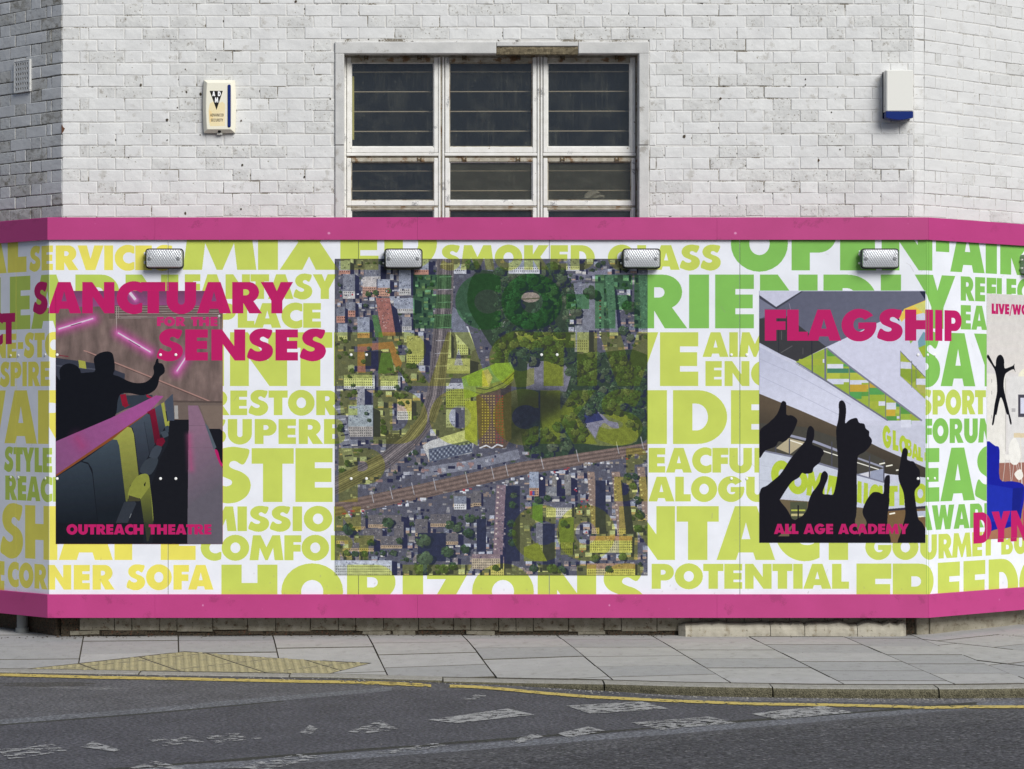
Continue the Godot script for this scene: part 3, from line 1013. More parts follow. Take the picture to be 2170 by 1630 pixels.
	a.curve([50, 1000, 150, 890, 300, 760, 420, 580, 520, 460, 570, 400, 605, 350, 620, 250, 640, 195, 675, 190, 705, 240, 700, 330, 680, 400, 740, 430, 800, 460, 820, 510, 790, 560, 770, 620, 700, 680, 680, 740, 600, 755, 560, 745, 520, 800, 440, 850, 380, 930, 310, 1040, 300, 1080, 380, 1180, 440, 1290, 470, 1340, 50, 1600], ink)
	a.curve([460, 1340, 560, 1260, 620, 1180, 640, 1080, 680, 980, 720, 930, 770, 850, 790, 760, 830, 722, 866, 760, 862, 820, 830, 900, 806, 990, 870, 1000, 930, 1000, 960, 900, 985, 740, 990, 600, 975, 420, 968, 230, 990, 120, 1000, 20, 1000, -90, 1035, -120, 1075, -80, 1085, 20, 1075, 150, 1130, 110, 1210, 90, 1240, 145, 1300, 160, 1320, 215, 1360, 250, 1360, 300, 1392, 350, 1380, 410, 1310, 490, 1240, 530, 1220, 580, 1212, 800, 1215, 1050, 1205, 1250, 1190, 1330, 1200, 1600, 460, 1600], ink)
	a.curve([1250, 1600, 1250, 1490, 1330, 1350, 1290, 1250, 1285, 1180, 1330, 1070, 1400, 980, 1470, 975, 1530, 990, 1540, 860, 1555, 790, 1590, 770, 1608, 800, 1600, 1000, 1600, 1100, 1580, 1250, 1580, 1400, 1600, 1600], ink)
	a.curve([1720, 1600, 1740, 1450, 1790, 1260, 1785, 1130, 1770, 980, 1720, 850, 1710, 760, 1730, 640, 1745, 540, 1765, 460, 1800, 450, 1822, 490, 1815, 590, 1890, 610, 1920, 660, 1960, 710, 1965, 790, 1965, 880, 1905, 960, 1915, 1100, 1935, 1230, 1950, 1300, 2000, 1350, 2050, 1480, 2050, 1600], ink)
	a.rect(40, 1500, 680, 1640, ink)
	a.rect(800, 1490, 1160, 1640, ink)
	a.rect(1250, 1490, 1600, 1640, ink)
	a.soften(0.42)
	a.mottle(noise_bytes(256, 331, 0.3, 2), 256, 0.07)
	a.mottle(noise_bytes(256, 333, 0.03, 3), 256, 0.03)
	print_titles(a)
	return a


# ---------------------------------------------------------------- poster: the flat

func flat_art() -> Art:
	var a := Art.new(2170, 616.5, 2522, 1150.5, 1.6, c8(208, 204, 200))
	# measured on the turned panel: sideways figures are stretched to the panel's own length
	a.rect(2170, 610, 2530, 1160, c8(210, 206, 204))
	a.poly([2170, 610, 2530, 610, 2530, 790, 2270, 790, 2170, 770], c8(206, 202, 198), [2300, 620, 2300, 790, c8(214, 209, 204)])
	a.disc(2330, 800, 50, 26, c8(230, 226, 204))
	a.rect(2170, 790, 2236, 1090, c8(222, 219, 212))
	a.path([2236, 800, 2236, 960], 1.5, c8(178, 174, 168))
	for y in [802, 828, 880]:
		a.path([2187, y, 2187, y + 8], 2, c8(150, 148, 144))
	a.rect(2244, 796, 2500, 950, c8(214, 212, 210))
	a.rect(2282, 836, 2340, 885, c8(72, 70, 80))
	a.rect(2290, 843, 2334, 878, c8(206, 208, 224))
	a.rect(2258, 866, 2272, 874, c8(172, 170, 170))
	a.rect(2170, 985, 2530, 1160, c8(150, 104, 92))
	a.poly([2170, 1080, 2530, 1100, 2530, 1160, 2170, 1160], c8(160, 110, 84))
	a.poly([2266, 920, 2350, 922, 2350, 932, 2266, 930], c8(214, 198, 166))
	a.path([2290, 932, 2296, 1040], 3, c8(222, 216, 206))
	# white moulded chairs on wire legs
	a.curve([2215, 930, 2224, 922, 2232, 950, 2236, 966, 2264, 968, 2262, 978, 2232, 976, 2220, 950], c8(226, 223, 217))
	a.curve([2248, 950, 2268, 930, 2286, 950, 2290, 975, 2276, 990, 2254, 984], c8(230, 228, 222))
	for q in [[2236, 978, 2226, 1030], [2250, 978, 2256, 1030], [2266, 990, 2254, 1050], [2276, 990, 2290, 1050], [2282, 988, 2300, 1040]]:
		a.line(q[0], q[1], q[2], q[3], 1.6, c8(206, 200, 194))
	a.curve([2268, 1010, 2290, 1000, 2300, 1016, 2284, 1024], c8(228, 224, 216))
	# the blue armchair
	a.curve([2160, 950, 2200, 948, 2215, 958, 2216, 1020, 2260, 1026, 2300, 1034, 2304, 1060, 2296, 1090, 2280, 1120, 2200, 1130, 2160, 1120], c8(22, 30, 150))
	a.poly([2170, 1030, 2262, 1042, 2262, 1115, 2170, 1112], c8(30, 46, 164))
	a.poly([2262, 1042, 2302, 1040, 2280, 1115, 2258, 1118], c8(20, 30, 126))
	# a leaping figure in silhouette
	var ink := c8(12, 12, 18)
	a.curve([2170, 753, 2176, 750, 2194, 770, 2201, 774, 2203, 760, 2210, 751, 2222, 750, 2231, 760, 2233, 778, 2250, 776, 2264, 772, 2268, 768, 2268, 776, 2272, 787, 2264, 780, 2240, 788, 2234, 794, 2230, 806, 2230, 822, 2236, 840, 2246, 865, 2250, 876, 2256, 890, 2258, 900, 2253, 900, 2246, 880, 2240, 878, 2228, 852, 2219, 842, 2212, 856, 2204, 880, 2200, 880, 2194, 900, 2188, 902, 2190, 892, 2194, 874, 2198, 856, 2206, 830, 2205, 806, 2201, 790, 2196, 780, 2184, 768, 2172, 757], ink)
	a.soften(0.42)
	a.mottle(noise_bytes(256, 331, 0.3, 2), 256, 0.07)
	a.mottle(noise_bytes(256, 333, 0.03, 3), 256, 0.03)
	print_titles(a)
	return a


# ---------------------------------------------------------------- poster: the aerial photograph

func tree_blob(a: Art, x: float, y: float, r: float, rg: RandomNumberGenerator, tone: Color) -> void:
	for i in 5:
		a.disc(x + r * rg.randf_range(0.2, 0.9), y + r * rg.randf_range(-0.1, 0.7), r * rg.randf_range(0.4, 0.7), r * rg.randf_range(0.3, 0.55), c8(26, 32, 46), 7)
	for i in 9:
		var an := rg.randf() * TAU
		a.disc(x + cos(an) * r * 0.55, y + sin(an) * r * 0.5, r * rg.randf_range(0.3, 0.52), r * rg.randf_range(0.28, 0.48), tone.darkened(rg.randf_range(0.25, 0.5)), 7)
	for i in int(8 + r * 1.6):
		var an2 := rg.randf() * TAU
		var d := sqrt(rg.randf()) * r * 0.86
		var up := clampf(0.5 - (cos(an2) * 0.5 + sin(an2) * 0.6) * d / r, 0.0, 1.0)
		a.disc(x + cos(an2) * d, y + sin(an2) * d * 0.9, r * rg.randf_range(0.10, 0.22), r * rg.randf_range(0.08, 0.2), tone.darkened(0.34 - up * 0.36 + rg.randf_range(-0.08, 0.10)), 6)


# a block seen from the south: roof above, lit front below, shade to the right
func house(a: Art, x: float, y: float, w: float, h: float, front: float, roof: Color, wall: Color, rg: RandomNumberGenerator, shade := 0.35, lean := 0.0) -> void:
	var dark := c8(30, 32, 58)
	var r := x + w
	a.poly([r - 1, y + h * 0.12, r + w * shade, y + h * 0.3, r + w * shade + lean, y + h + front, r + lean - 1, y + h + front], dark)
	a.poly([x, y, r, y, r + lean, y + h, x + lean, y + h], roof)
	a.poly([x + lean, y + h, r + lean, y + h, r + lean, y + h + front, x + lean, y + h + front], wall)
	if w > 9:
		for i in int(w * h / 60.0):
			var px := x + rg.randf() * w * 0.85
			var py := y + rg.randf() * h * 0.85
			a.rect(px, py, px + rg.randf_range(1, 4), py + rg.randf_range(1, 3), roof.lerp(dark, 0.5) if rg.randf() < 0.5 else roof.lightened(0.3))
	if front > 6:
		for i in int(w / 4.5):
			for j in int(front / 5.5):
				a.rect(x + lean + 2 + i * 4.5, y + h + 1.6 + j * 5.5, x + lean + 4 + i * 4.5, y + h + 4.2 + j * 5.5, wall.darkened(0.55))


func map_art() -> Art:
	var a := Art.new(709.5, 548.5, 1372.5, 1219.5, 1.55, c8(80, 80, 92))
	var rg := RandomNumberGenerator.new()
	rg.seed = 77
	var dark := c8(30, 32, 58)
	var grey := c8(126, 128, 138)
	# general litter of roofs, yards and shade
	for i in 2600:
		var x := rg.randf_range(705, 1372)
		var y := rg.randf_range(545, 1219)
		var c: Color = [c8(150, 148, 150), c8(88, 86, 92), dark, c8(60, 76, 50), c8(132, 116, 106), c8(108, 112, 124)][rg.randi() % 6]
		a.rect(x, y, x + rg.randf_range(2, 10), y + rg.randf_range(2, 7), c)
	# streets
	a.path([705, 640, 790, 630, 880, 618, 930, 610], 10, c8(120, 104, 100))
	a.path([1030, 545, 1050, 610, 1058, 640], 12, c8(110, 112, 124))
	a.path([1190, 592, 1290, 578, 1372, 568], 16, c8(118, 118, 134))
	a.path([900, 1000, 1000, 985, 1100, 962], 20, c8(124, 126, 138))
	a.path([1010, 600, 1060, 590], 14, c8(124, 126, 138))
	# the park
	a.curve([1010, 575, 1080, 580, 1160, 565, 1200, 580, 1205, 640, 1225, 690, 1225, 750, 1372, 752, 1372, 930, 1240, 962, 1130, 972, 1110, 950, 1100, 880, 1090, 800, 1060, 760, 1020, 700, 990, 640], c8(40, 56, 38))
	a.poly([1090, 700, 1180, 700, 1200, 720, 1100, 726], c8(112, 122, 72))
	a.poly([1070, 680, 1110, 700, 1100, 712, 1060, 690], c8(140, 140, 132))
	a.poly([1140, 695, 1165, 690, 1170, 706, 1140, 706], c8(140, 140, 132))
	a.poly([1118, 770, 1150, 765, 1190, 766, 1212, 790, 1200, 830, 1170, 830, 1115, 825], c8(118, 116, 128))
	a.poly([1152, 766, 1192, 766, 1192, 818, 1152, 818], c8(104, 112, 60))
	a.curve([1160, 830, 1240, 850, 1230, 900, 1190, 930, 1150, 910], c8(92, 104, 54))
	a.curve([1225, 880, 1330, 880, 1350, 935, 1280, 945, 1220, 930], c8(104, 112, 58))
	a.poly([1235, 880, 1268, 870, 1290, 892, 1310, 896, 1312, 908, 1290, 910, 1270, 904, 1262, 930, 1240, 900], c8(128, 126, 142))
	a.poly([1238, 870, 1262, 868, 1280, 890, 1238, 898], c8(40, 46, 90))
	# crowns of the park
	var crown := [c8(72, 98, 64), c8(64, 92, 58), c8(86, 108, 74), c8(56, 82, 56), c8(98, 112, 82)]
	for i in 900:
		var p := Vector2(rg.randf_range(1050, 1370), rg.randf_range(560, 965))
		var ok := false
		if p.x < 1215 and p.y < 700 and p.distance_to(Vector2(1120, 640)) > 26:
			ok = true
		if p.x > 1050 and p.x < 1220 and p.y > 700 and p.y < 765:
			ok = true
		if p.x > 1205 and p.y > 750 and p.y < 875:
			ok = true
		if p.x > 1100 and p.x < 1215 and p.y > 900 and p.y < 975:
			ok = true
		if p.x > 1190 and p.x < 1240 and p.y > 820 and p.y < 930:
			ok = true
		if p.x > 1330 and p.y > 840 and p.y < 925:
			ok = true
		if ok:
			tree_blob(a, p.x, p.y, rg.randf_range(5, 14), rg, crown[rg.randi() % 5])
	for i in 26:
		var an := rg.randf() * TAU
		tree_blob(a, 1122 + cos(an) * rg.randf_range(26, 46), 640 + sin(an) * rg.randf_range(28, 52), rg.randf_range(11, 19), rg, c8(62, 90, 62))
	a.disc(1124, 630, 20, 11, c8(150, 136, 122))
	a.path([1106, 634, 1144, 632], 3, c8(86, 84, 60))
	# rows of small buildings in the streets to the upper left and below the line
	for blk in [[712, 552, 925, 716, 15.0, 17.0], [712, 1092, 1045, 1212, 17.0, 17.0], [1110, 1000, 1368, 1212, 19.0, 18.0], [1205, 552, 1368, 740, 17.0, 17.0], [712, 730, 915, 1000, 22.0, 22.0]]:
		var by: float = blk[1]
		while by < blk[3]:
			var bx: float = blk[0] + rg.randf_range(0, 8)
			while bx < blk[2]:
				if rg.randf() < 0.62:
					house(a, bx, by + rg.randf_range(-3, 3), blk[4] * rg.randf_range(0.4, 0.8), blk[5] * rg.randf_range(0.3, 0.55), rg.randf_range(2, 6), [c8(150, 156, 170), c8(112, 116, 130), c8(122, 114, 114), c8(180, 184, 196), c8(92, 94, 104)][rg.randi() % 5], [c8(204, 200, 194), c8(176, 150, 130), c8(168, 140, 128), c8(150, 146, 140)][rg.randi() % 4], rg, rg.randf_range(0.3, 0.8))
				elif rg.randf() < 0.5:
					tree_blob(a, bx + 5, by + 5, rg.randf_range(3, 6), rg, c8(66, 90, 54))
				bx += blk[4] * rg.randf_range(0.8, 1.2)
			by += blk[5] * rg.randf_range(0.75, 1.05)
	# upper left streets of brick and flat roofs
	var brick := c8(186, 132, 112)
	for q in [[726, 575, 26, 42, 16], [718, 553, 24, 20, 8], [772, 560, 34, 26, 12], [845, 572, 26, 40, 14], [878, 550, 30, 22, 10], [733, 640, 20, 18, 14], [757, 672, 26, 34, 10], [713, 650, 18, 20, 14], [716, 686, 20, 26, 10], [834, 632, 44, 22, 10], [852, 672, 20, 20, 14], [856, 700, 22, 18, 8]]:
		house(a, q[0], q[1], q[2], q[3], q[4], [grey, c8(150, 156, 170), c8(118, 120, 130)][rg.randi() % 3], [c8(190, 188, 184), brick, c8(204, 200, 196)][rg.randi() % 3], rg)
	house(a, 768, 588, 30, 20, 22, c8(196, 190, 186), c8(188, 146, 126), rg)
	house(a, 800, 592, 26, 18, 18, c8(170, 176, 190), c8(200, 150, 124), rg)
	house(a, 796, 632, 30, 76, 4, c8(158, 100, 88), c8(140, 92, 80), rg, 0.5, 12)
	a.poly([788, 668, 800, 668, 812, 715, 796, 715], c8(74, 112, 62))
	for p in [[780, 623], [796, 620], [823, 616]]:
		tree_blob(a, p[0], p[1], 7, rg, c8(80, 108, 56))
	for i in 16:
		var cx := rg.randf_range(715, 880)
		a.rect(cx, 626 - (cx - 715) * 0.1, cx + 3, 629 - (cx - 715) * 0.1, [c8(206, 206, 214), c8(180, 50, 56), dark][rg.randi() % 3])
	# brick court with green inside
	a.poly([757, 730, 830, 724, 834, 738, 772, 744, 775, 790, 757, 790], c8(150, 98, 78))
	a.poly([820, 726, 832, 724, 852, 770, 844, 790, 834, 770], c8(150, 98, 76))
	a.rect(774, 744, 810, 782, dark)
	a.poly([808, 748, 828, 748, 836, 790, 800, 792], c8(64, 94, 54))
	house(a, 728, 794, 66, 8, 22, c8(150, 154, 142), c8(214, 216, 208), rg, 0.05)
	house(a, 806, 796, 42, 12, 18, c8(150, 154, 142), c8(210, 212, 206), rg, 0.1)
	house(a, 862, 712, 36, 40, 22, c8(160, 158, 132), c8(182, 180, 150), rg)
	house(a, 940, 700, 16, 48, 10, c8(166, 168, 160), c8(200, 202, 196), rg)
	house(a, 962, 690, 24, 40, 22, c8(200, 204, 212), c8(190, 194, 180), rg, 0.2, 6)
	a.poly([980, 690, 992, 692, 1006, 735, 998, 735], c8(222, 224, 232))
	a.poly([960, 650, 975, 660, 1008, 740, 1000, 745, 950, 690], c8(112, 116, 130))
	house(a, 946, 760, 50, 26, 6, c8(170, 170, 150), c8(150, 150, 120), rg)
	house(a, 945, 812, 52, 12, 40, c8(186, 188, 196), c8(150, 156, 104), rg, 0.1)
	house(a, 755, 820, 18, 44, 4, c8(150, 150, 156), c8(130, 128, 132), rg, 0.8)
	house(a, 738, 858, 52, 46, 22, c8(158, 168, 172), c8(170, 164, 156), rg, 0.3)
	house(a, 842, 846, 30, 26, 18, c8(196, 170, 150), c8(214, 212, 200), rg)
	house(a, 818, 920, 30, 40, 4, c8(58, 56, 60), c8(50, 50, 54), rg, 0.1)
	house(a, 945, 868, 20, 30, 8, c8(168, 172, 184), c8(150, 152, 160), rg)
	a.poly([709, 860, 728, 860, 748, 960, 752, 1010, 735, 1010, 712, 900], c8(120, 122, 132))
	for i in 12:
		a.line(712 + i * 2, 868 + i * 11, 728 + i * 2, 866 + i * 11, 3, dark if i % 2 else c8(180, 182, 190))
	for i in 60:
		tree_blob(a, rg.randf_range(712, 900), rg.randf_range(715, 1010), rg.randf_range(4, 8), rg, crown[rg.randi() % 4])
	# white slab block by the foot of the tower
	a.poly([895, 945, 910, 935, 990, 910, 1005, 935, 1000, 960, 910, 978], c8(196, 196, 192))
	a.poly([908, 952, 1000, 932, 1002, 958, 910, 980], c8(88, 96, 112))
	for i in 19:
		for j in 4:
			a.rect(912 + i * 4.7, 956 + j * 5.6 - i * 1.1, 914 + i * 4.7, 959 + j * 5.6 - i * 1.1, c8(176, 184, 198) if (i + j) % 2 else dark)
	# viaduct from the top, bending to the left
	var track := [944, 540, 942, 640, 934, 720, 928, 790, 922, 840, 905, 890, 870, 935, 820, 975, 700, 1035]
	a.path(track, 36, c8(104, 96, 96))
	for i in [-13, -9, -4, 0, 5, 9, 13]:
		var shifted := []
		for j in range(0, track.size(), 2):
			var slant := clampf((track[j + 1] - 800.0) / 150.0, 0.0, 1.0)
			shifted.append(track[j] + i * (1.0 - slant * 0.4))
			shifted.append(track[j + 1] + i * slant * 0.9)
		a.path(shifted, 1.6, c8(66, 60, 62) if i % 2 else c8(150, 138, 134))
	for y in range(560, 830, 27):
		a.path([918 + (830 - y) * 0.05, y, 954 + (830 - y) * 0.02, y - 1], 1.4, c8(172, 168, 172))
	# main line across the lower half
	a.poly([705, 1066, 900, 1024, 1100, 980, 1375, 938, 1375, 962, 1100, 1008, 900, 1056, 705, 1096], c8(112, 92, 82))
	for i in 6:
		a.path([705, 1069 + i * 4.6, 900, 1028 + i * 4.8, 1100, 984 + i * 4.4, 1375, 941 + i * 3.8], 1.4, c8(80, 66, 60) if i % 2 else c8(138, 118, 106))
	for x in [790, 830, 876, 922, 990, 1045, 1075, 1150, 1225, 1310, 1362]:
		var ty: float = 1046.0 - (x - 800) * 0.2
		a.path([x - 4, ty - 8, x + 2, ty + 18], 1.5, c8(176, 176, 180))
	# stalls and cars beside it
	for i in 90:
		var x := rg.randf_range(712, 1370)
		var y := 1082.0 - (x - 712) * 0.2 + rg.randf_range(4, 16)
		a.rect(x, y, x + rg.randf_range(3, 9), y + rg.randf_range(2, 6), [c8(214, 216, 222), c8(186, 190, 200), c8(160, 60, 62), dark, c8(150, 140, 128)][rg.randi() % 5])
	for i in 50:
		var x := rg.randf_range(765, 1130)
		var y := 1030.0 - (x - 765) * 0.18 + rg.randf_range(-14, 0)
		a.rect(x, y, x + rg.randf_range(4, 16), y + rg.randf_range(3, 10), [c8(170, 172, 180), c8(122, 124, 136), c8(150, 120, 116), dark][rg.randi() % 4])
	# terraces of the lower half
	for q in [[724, 1096, 50, 20], [780, 1092, 70, 20], [770, 1120, 40, 24], [835, 1106, 20, 34], [712, 1128, 30, 18], [738, 1140, 54, 22], [806, 1136, 46, 20], [880, 1100, 26, 30], [912, 1090, 44, 20], [960, 1046, 44, 22], [1002, 1040, 18, 26], [925, 1130, 46, 18]]:
		house(a, q[0], q[1], q[2], q[3], 7, c8(98, 94, 96), c8(176, 152, 122), rg, 0.25)
	house(a, 962, 1052, 26, 16, 12, c8(120, 126, 140), c8(214, 214, 214), rg)
	house(a, 710, 1188, 120, 10, 24, c8(190, 196, 208), c8(196, 200, 196), rg, 0.1)
	for q in [[1052, 1028, 20, 165, -8], [1244, 1000, 16, 120, 10], [1296, 1000, 18, 120, 12], [1350, 990, 16, 100, 12]]:
		house(a, q[0], q[1], q[2], q[3], 12, c8(124, 104, 112) if q[0] < 1100 else c8(140, 118, 104), c8(190, 168, 130), rg, 1.0, q[4])
		for i in int(q[3] / 11.0):
			a.rect(q[0] + q[4] * i * 11.0 / q[3] + 2, q[1] + i * 11 + 3, q[0] + q[4] * i * 11.0 / q[3] + 6, q[1] + i * 11 + 6, c8(206, 190, 176))
	house(a, 1122, 1000, 20, 34, 18, c8(150, 160, 178), c8(190, 150, 120), rg, 0.7)
	a.rect(1123, 1041, 1132, 1050, c8(190, 50, 60))
	a.rect(1128, 1041, 1133, 1050, c8(70, 90, 170))
	house(a, 1170, 1008, 10, 24, 4, c8(130, 126, 120), c8(120, 116, 110), rg, 1.0)
	house(a, 1196, 1006, 14, 40, 4, c8(128, 126, 124), c8(120, 116, 110), rg, 1.0)
	house(a, 1158, 1032, 22, 14, 6, c8(120, 122, 126), c8(140, 140, 140), rg, 0.8)
	house(a, 1158, 1066, 54, 10, 20, c8(96, 96, 108), c8(206, 202, 186), rg, 0.1)
	house(a, 1136, 1108, 20, 46, 34, c8(116, 116, 122), c8(150, 150, 120), rg, 0.9)
	house(a, 1250, 1136, 90, 10, 26, c8(170, 128, 96), c8(196, 190, 140), rg, 0.05)
	house(a, 1244, 1194, 102, 12, 22, c8(160, 128, 104), c8(196, 186, 130), rg, 0.05)
	house(a, 1188, 1140, 26, 22, 14, c8(120, 126, 70), c8(100, 104, 60), rg, 0.1)
	house(a, 1040, 1180, 28, 14, 34, c8(136, 116, 118), c8(200, 186, 156), rg, 0.1)
	house(a, 1000, 1174, 60, 10, 22, c8(132, 112, 116), c8(186, 170, 142), rg, 0.1)
	for q in [[1072, 1030, 30, 160], [1150, 1110, 26, 100], [1262, 1018, 22, 100], [885, 1130, 60, 60], [1010, 1100, 20, 70]]:
		a.rect(q[0], q[1], q[0] + q[2], q[1] + q[3], c8(34, 38, 60))
	a.poly([1128, 1065, 1150, 1065, 1150, 1110, 1128, 1100], c8(82, 116, 56))
	a.poly([1184, 1100, 1216, 1096, 1216, 1150, 1186, 1150], c8(92, 108, 54))
	a.poly([1110, 1160, 1140, 1150, 1160, 1190, 1110, 1190], c8(110, 118, 58))
	for p in [[738, 1122, 15], [822, 1108, 13], [896, 1146, 17], [900, 1184, 18], [892, 1208, 16], [948, 1170, 14], [952, 1112, 11], [968, 1120, 10], [995, 1098, 12], [992, 1130, 12], [985, 1164, 11], [786, 1150, 9], [846, 1146, 8], [735, 1172, 8], [752, 1174, 8], [772, 1174, 8], [810, 1172, 8], [834, 1172, 8], [1088, 1050, 8], [1086, 1070, 9], [1084, 1110, 10], [1084, 1130, 10], [1086, 1150, 10], [1140, 1060, 9], [1160, 1056, 8], [1330, 1010, 9], [1342, 1030, 9], [1350, 1060, 10], [1356, 1090, 11], [1352, 1120, 10], [1345, 1010, 8], [1260, 1184, 10], [1320, 1180, 10], [1130, 1204, 10], [1170, 1205, 12], [1190, 1208, 10], [1290, 1206, 9], [1050, 1204, 8], [940, 1206, 12], [960, 1200, 10], [1195, 1110, 9]]:
		tree_blob(a, p[0], p[1], p[2], rg, crown[rg.randi() % 4])
	for i in 26:
		var x := rg.randf_range(1215, 1250)
		a.disc(x, rg.randf_range(1010, 1170), 2, 1.8, [c8(176, 44, 56), c8(206, 206, 212), dark][rg.randi() % 3], 6)
	# upper right terraces
	for q in [[1215, 600, 20, 70, 12], [1282, 585, 18, 120, 10], [1352, 560, 20, 140, 8], [1308, 620, 20, 30, 4]]:
		house(a, q[0], q[1], q[2], q[3], 6, c8(118, 120, 134), c8(170, 168, 166), rg, 0.5, q[4])
	house(a, 1078, 552, 66, 14, 14, c8(148, 156, 172), c8(206, 208, 214), rg, 0.05)
	house(a, 1200, 548, 28, 16, 10, c8(120, 124, 136), c8(196, 196, 200), rg)
	house(a, 1218, 690, 30, 30, 26, c8(140, 144, 150), c8(150, 150, 140), rg)
	house(a, 962, 560, 26, 10, 10, c8(160, 164, 176), c8(200, 202, 210), rg)
	a.rect(1234, 600, 1280, 700, c8(122, 124, 134))
	for p in [[1252, 620, 17], [1332, 650, 16], [1000, 560, 16], [1060, 575, 12], [1170, 565, 14], [1190, 590, 12], [1268, 562, 7], [1322, 700, 12], [1335, 715, 10], [1220, 660, 14]]:
		tree_blob(a, p[0], p[1], p[2], rg, crown[rg.randi() % 5])
	for i in 14:
		a.rect(1270, 636 + i * 6, 1274, 639 + i * 6, [c8(206, 206, 214), c8(186, 44, 56), dark][rg.randi() % 3])
	# the tower, its podium and its long shade
	for q in [[1078, 905, 1150, 850, 34, 0.9], [1085, 925, 1140, 880, 26, 0.8], [1120, 850, 1170, 850, 36, 0.9], [1085, 870, 1150, 860, 34, 0.9], [1170, 862, 1182, 852, 22, 0.6]]:
		a.halo(q[0], q[1], q[2], q[3], q[4] * 1.5, c8(24, 28, 38), 1.0)
	a.poly([985, 850, 1010, 850, 1012, 945, 985, 930], c8(150, 156, 70))
	a.poly([1008, 830, 1078, 815, 1078, 938, 1070, 950, 1016, 950], c8(88, 70, 58))
	a.poly([1060, 820, 1084, 812, 1084, 930, 1072, 938], c8(56, 50, 48))
	for i in 18:
		for j in 8:
			a.rect(1021 + j * 6.0, 838 + i * 5.8, 1024 + j * 6.0, 841 + i * 5.8, c8(176, 150, 78) if j < 5 else c8(140, 52, 50))
	a.poly([978, 800, 1050, 770, 1082, 768, 1090, 785, 1084, 805, 1030, 825, 995, 836, 982, 820], c8(122, 154, 66))
	a.poly([982, 820, 1010, 818, 1010, 840, 984, 845], c8(130, 152, 62))
	a.poly([1008, 822, 1066, 806, 1090, 786, 1088, 806, 1070, 822, 1010, 838], c8(128, 138, 50))
	a.path([1008, 822, 1032, 826, 1066, 812, 1090, 790], 2, c8(70, 76, 34))
	a.path([1008, 832, 1032, 836, 1068, 820, 1088, 804], 1.5, c8(70, 76, 34))
	a.poly([1022, 786, 1034, 782, 1044, 800, 1036, 820, 1022, 820], c8(186, 178, 80))
	a.path([1016, 950, 1030, 944, 1042, 950, 1054, 942, 1066, 946], 3, c8(220, 220, 224))
	a.soften(0.72)
	a.mottle(noise_bytes(512, 311, 0.25, 3), 512, 0.26)
	a.mottle(noise_bytes(512, 313, 0.05, 3), 512, 0.16)
	a.veil(c8(112, 122, 142), 0.17)
	# the words of the background run on through the photograph as a tint
	var tint := Art.new(709.5, 548.5, 1372.5, 1219.5, 1.55, Color.WHITE)
	print_words(tint, true)
	var d := a.img.get_data()
	var m := tint.img.get_data()
	for i in d.size():
		if m[i] < 255:
			d[i] = d[i] * m[i] / 255 + (m[i] - 96) / 7 if m[i] > 96 else d[i] * m[i] / 255
	a.img = Image.create_from_data(a.w, a.h, false, Image.FORMAT_RGB8, d)
	return a


# ---------------------------------------------------------------- ground, road, kerb and pavement

const FLAT := Basis(Vector3(1, 0, 0), Vector3(0, 0, -1), Vector3(0, 1, 0))   # outline x, -z; height up
const KERB := [-7.0, 0.85, -4.5, 1.0, -2.92, 1.17, -0.95, 1.47, 0.02, 1.83, 0.55, 2.12, 1.03, 2.38, 1.6, 2.49, 2.26, 2.52, 2.86, 2.48, 4.5, 2.28, 7.0, 1.7]
const DROP := [-7.0, 0.07, -2.92, 0.072, -0.95, 0.066, 0.02, 0.047, 0.55, 0.022, 1.03, 0.005, 1.5, 0.0, 7.0, 0.0]


func along(table: Array, x: float) -> float:
	for i in range(0, table.size() - 2, 2):
		if x <= table[i + 2] or i == table.size() - 4:
			var f := clampf((x - table[i]) / (table[i + 2] - table[i]), 0.0, 1.0)
			var a: float = table[maxi(i - 2, 0) + 1]
			var b: float = table[i + 1]
			var c: float = table[i + 3]
			var d: float = table[mini(i + 4, table.size() - 2) + 1]
			return cubic_interpolate(b, c, a, d, f)
	return table[1]


func kerb_z(x: float) -> float:
	return along(KERB, x)


func pavement_y(x: float, z: float) -> float:
	var k := kerb_z(x)
	return -FALL * (z + 0.2) - along(DROP, x) * smoothstep(k - 1.7, k + 0.25, z) * 1.22


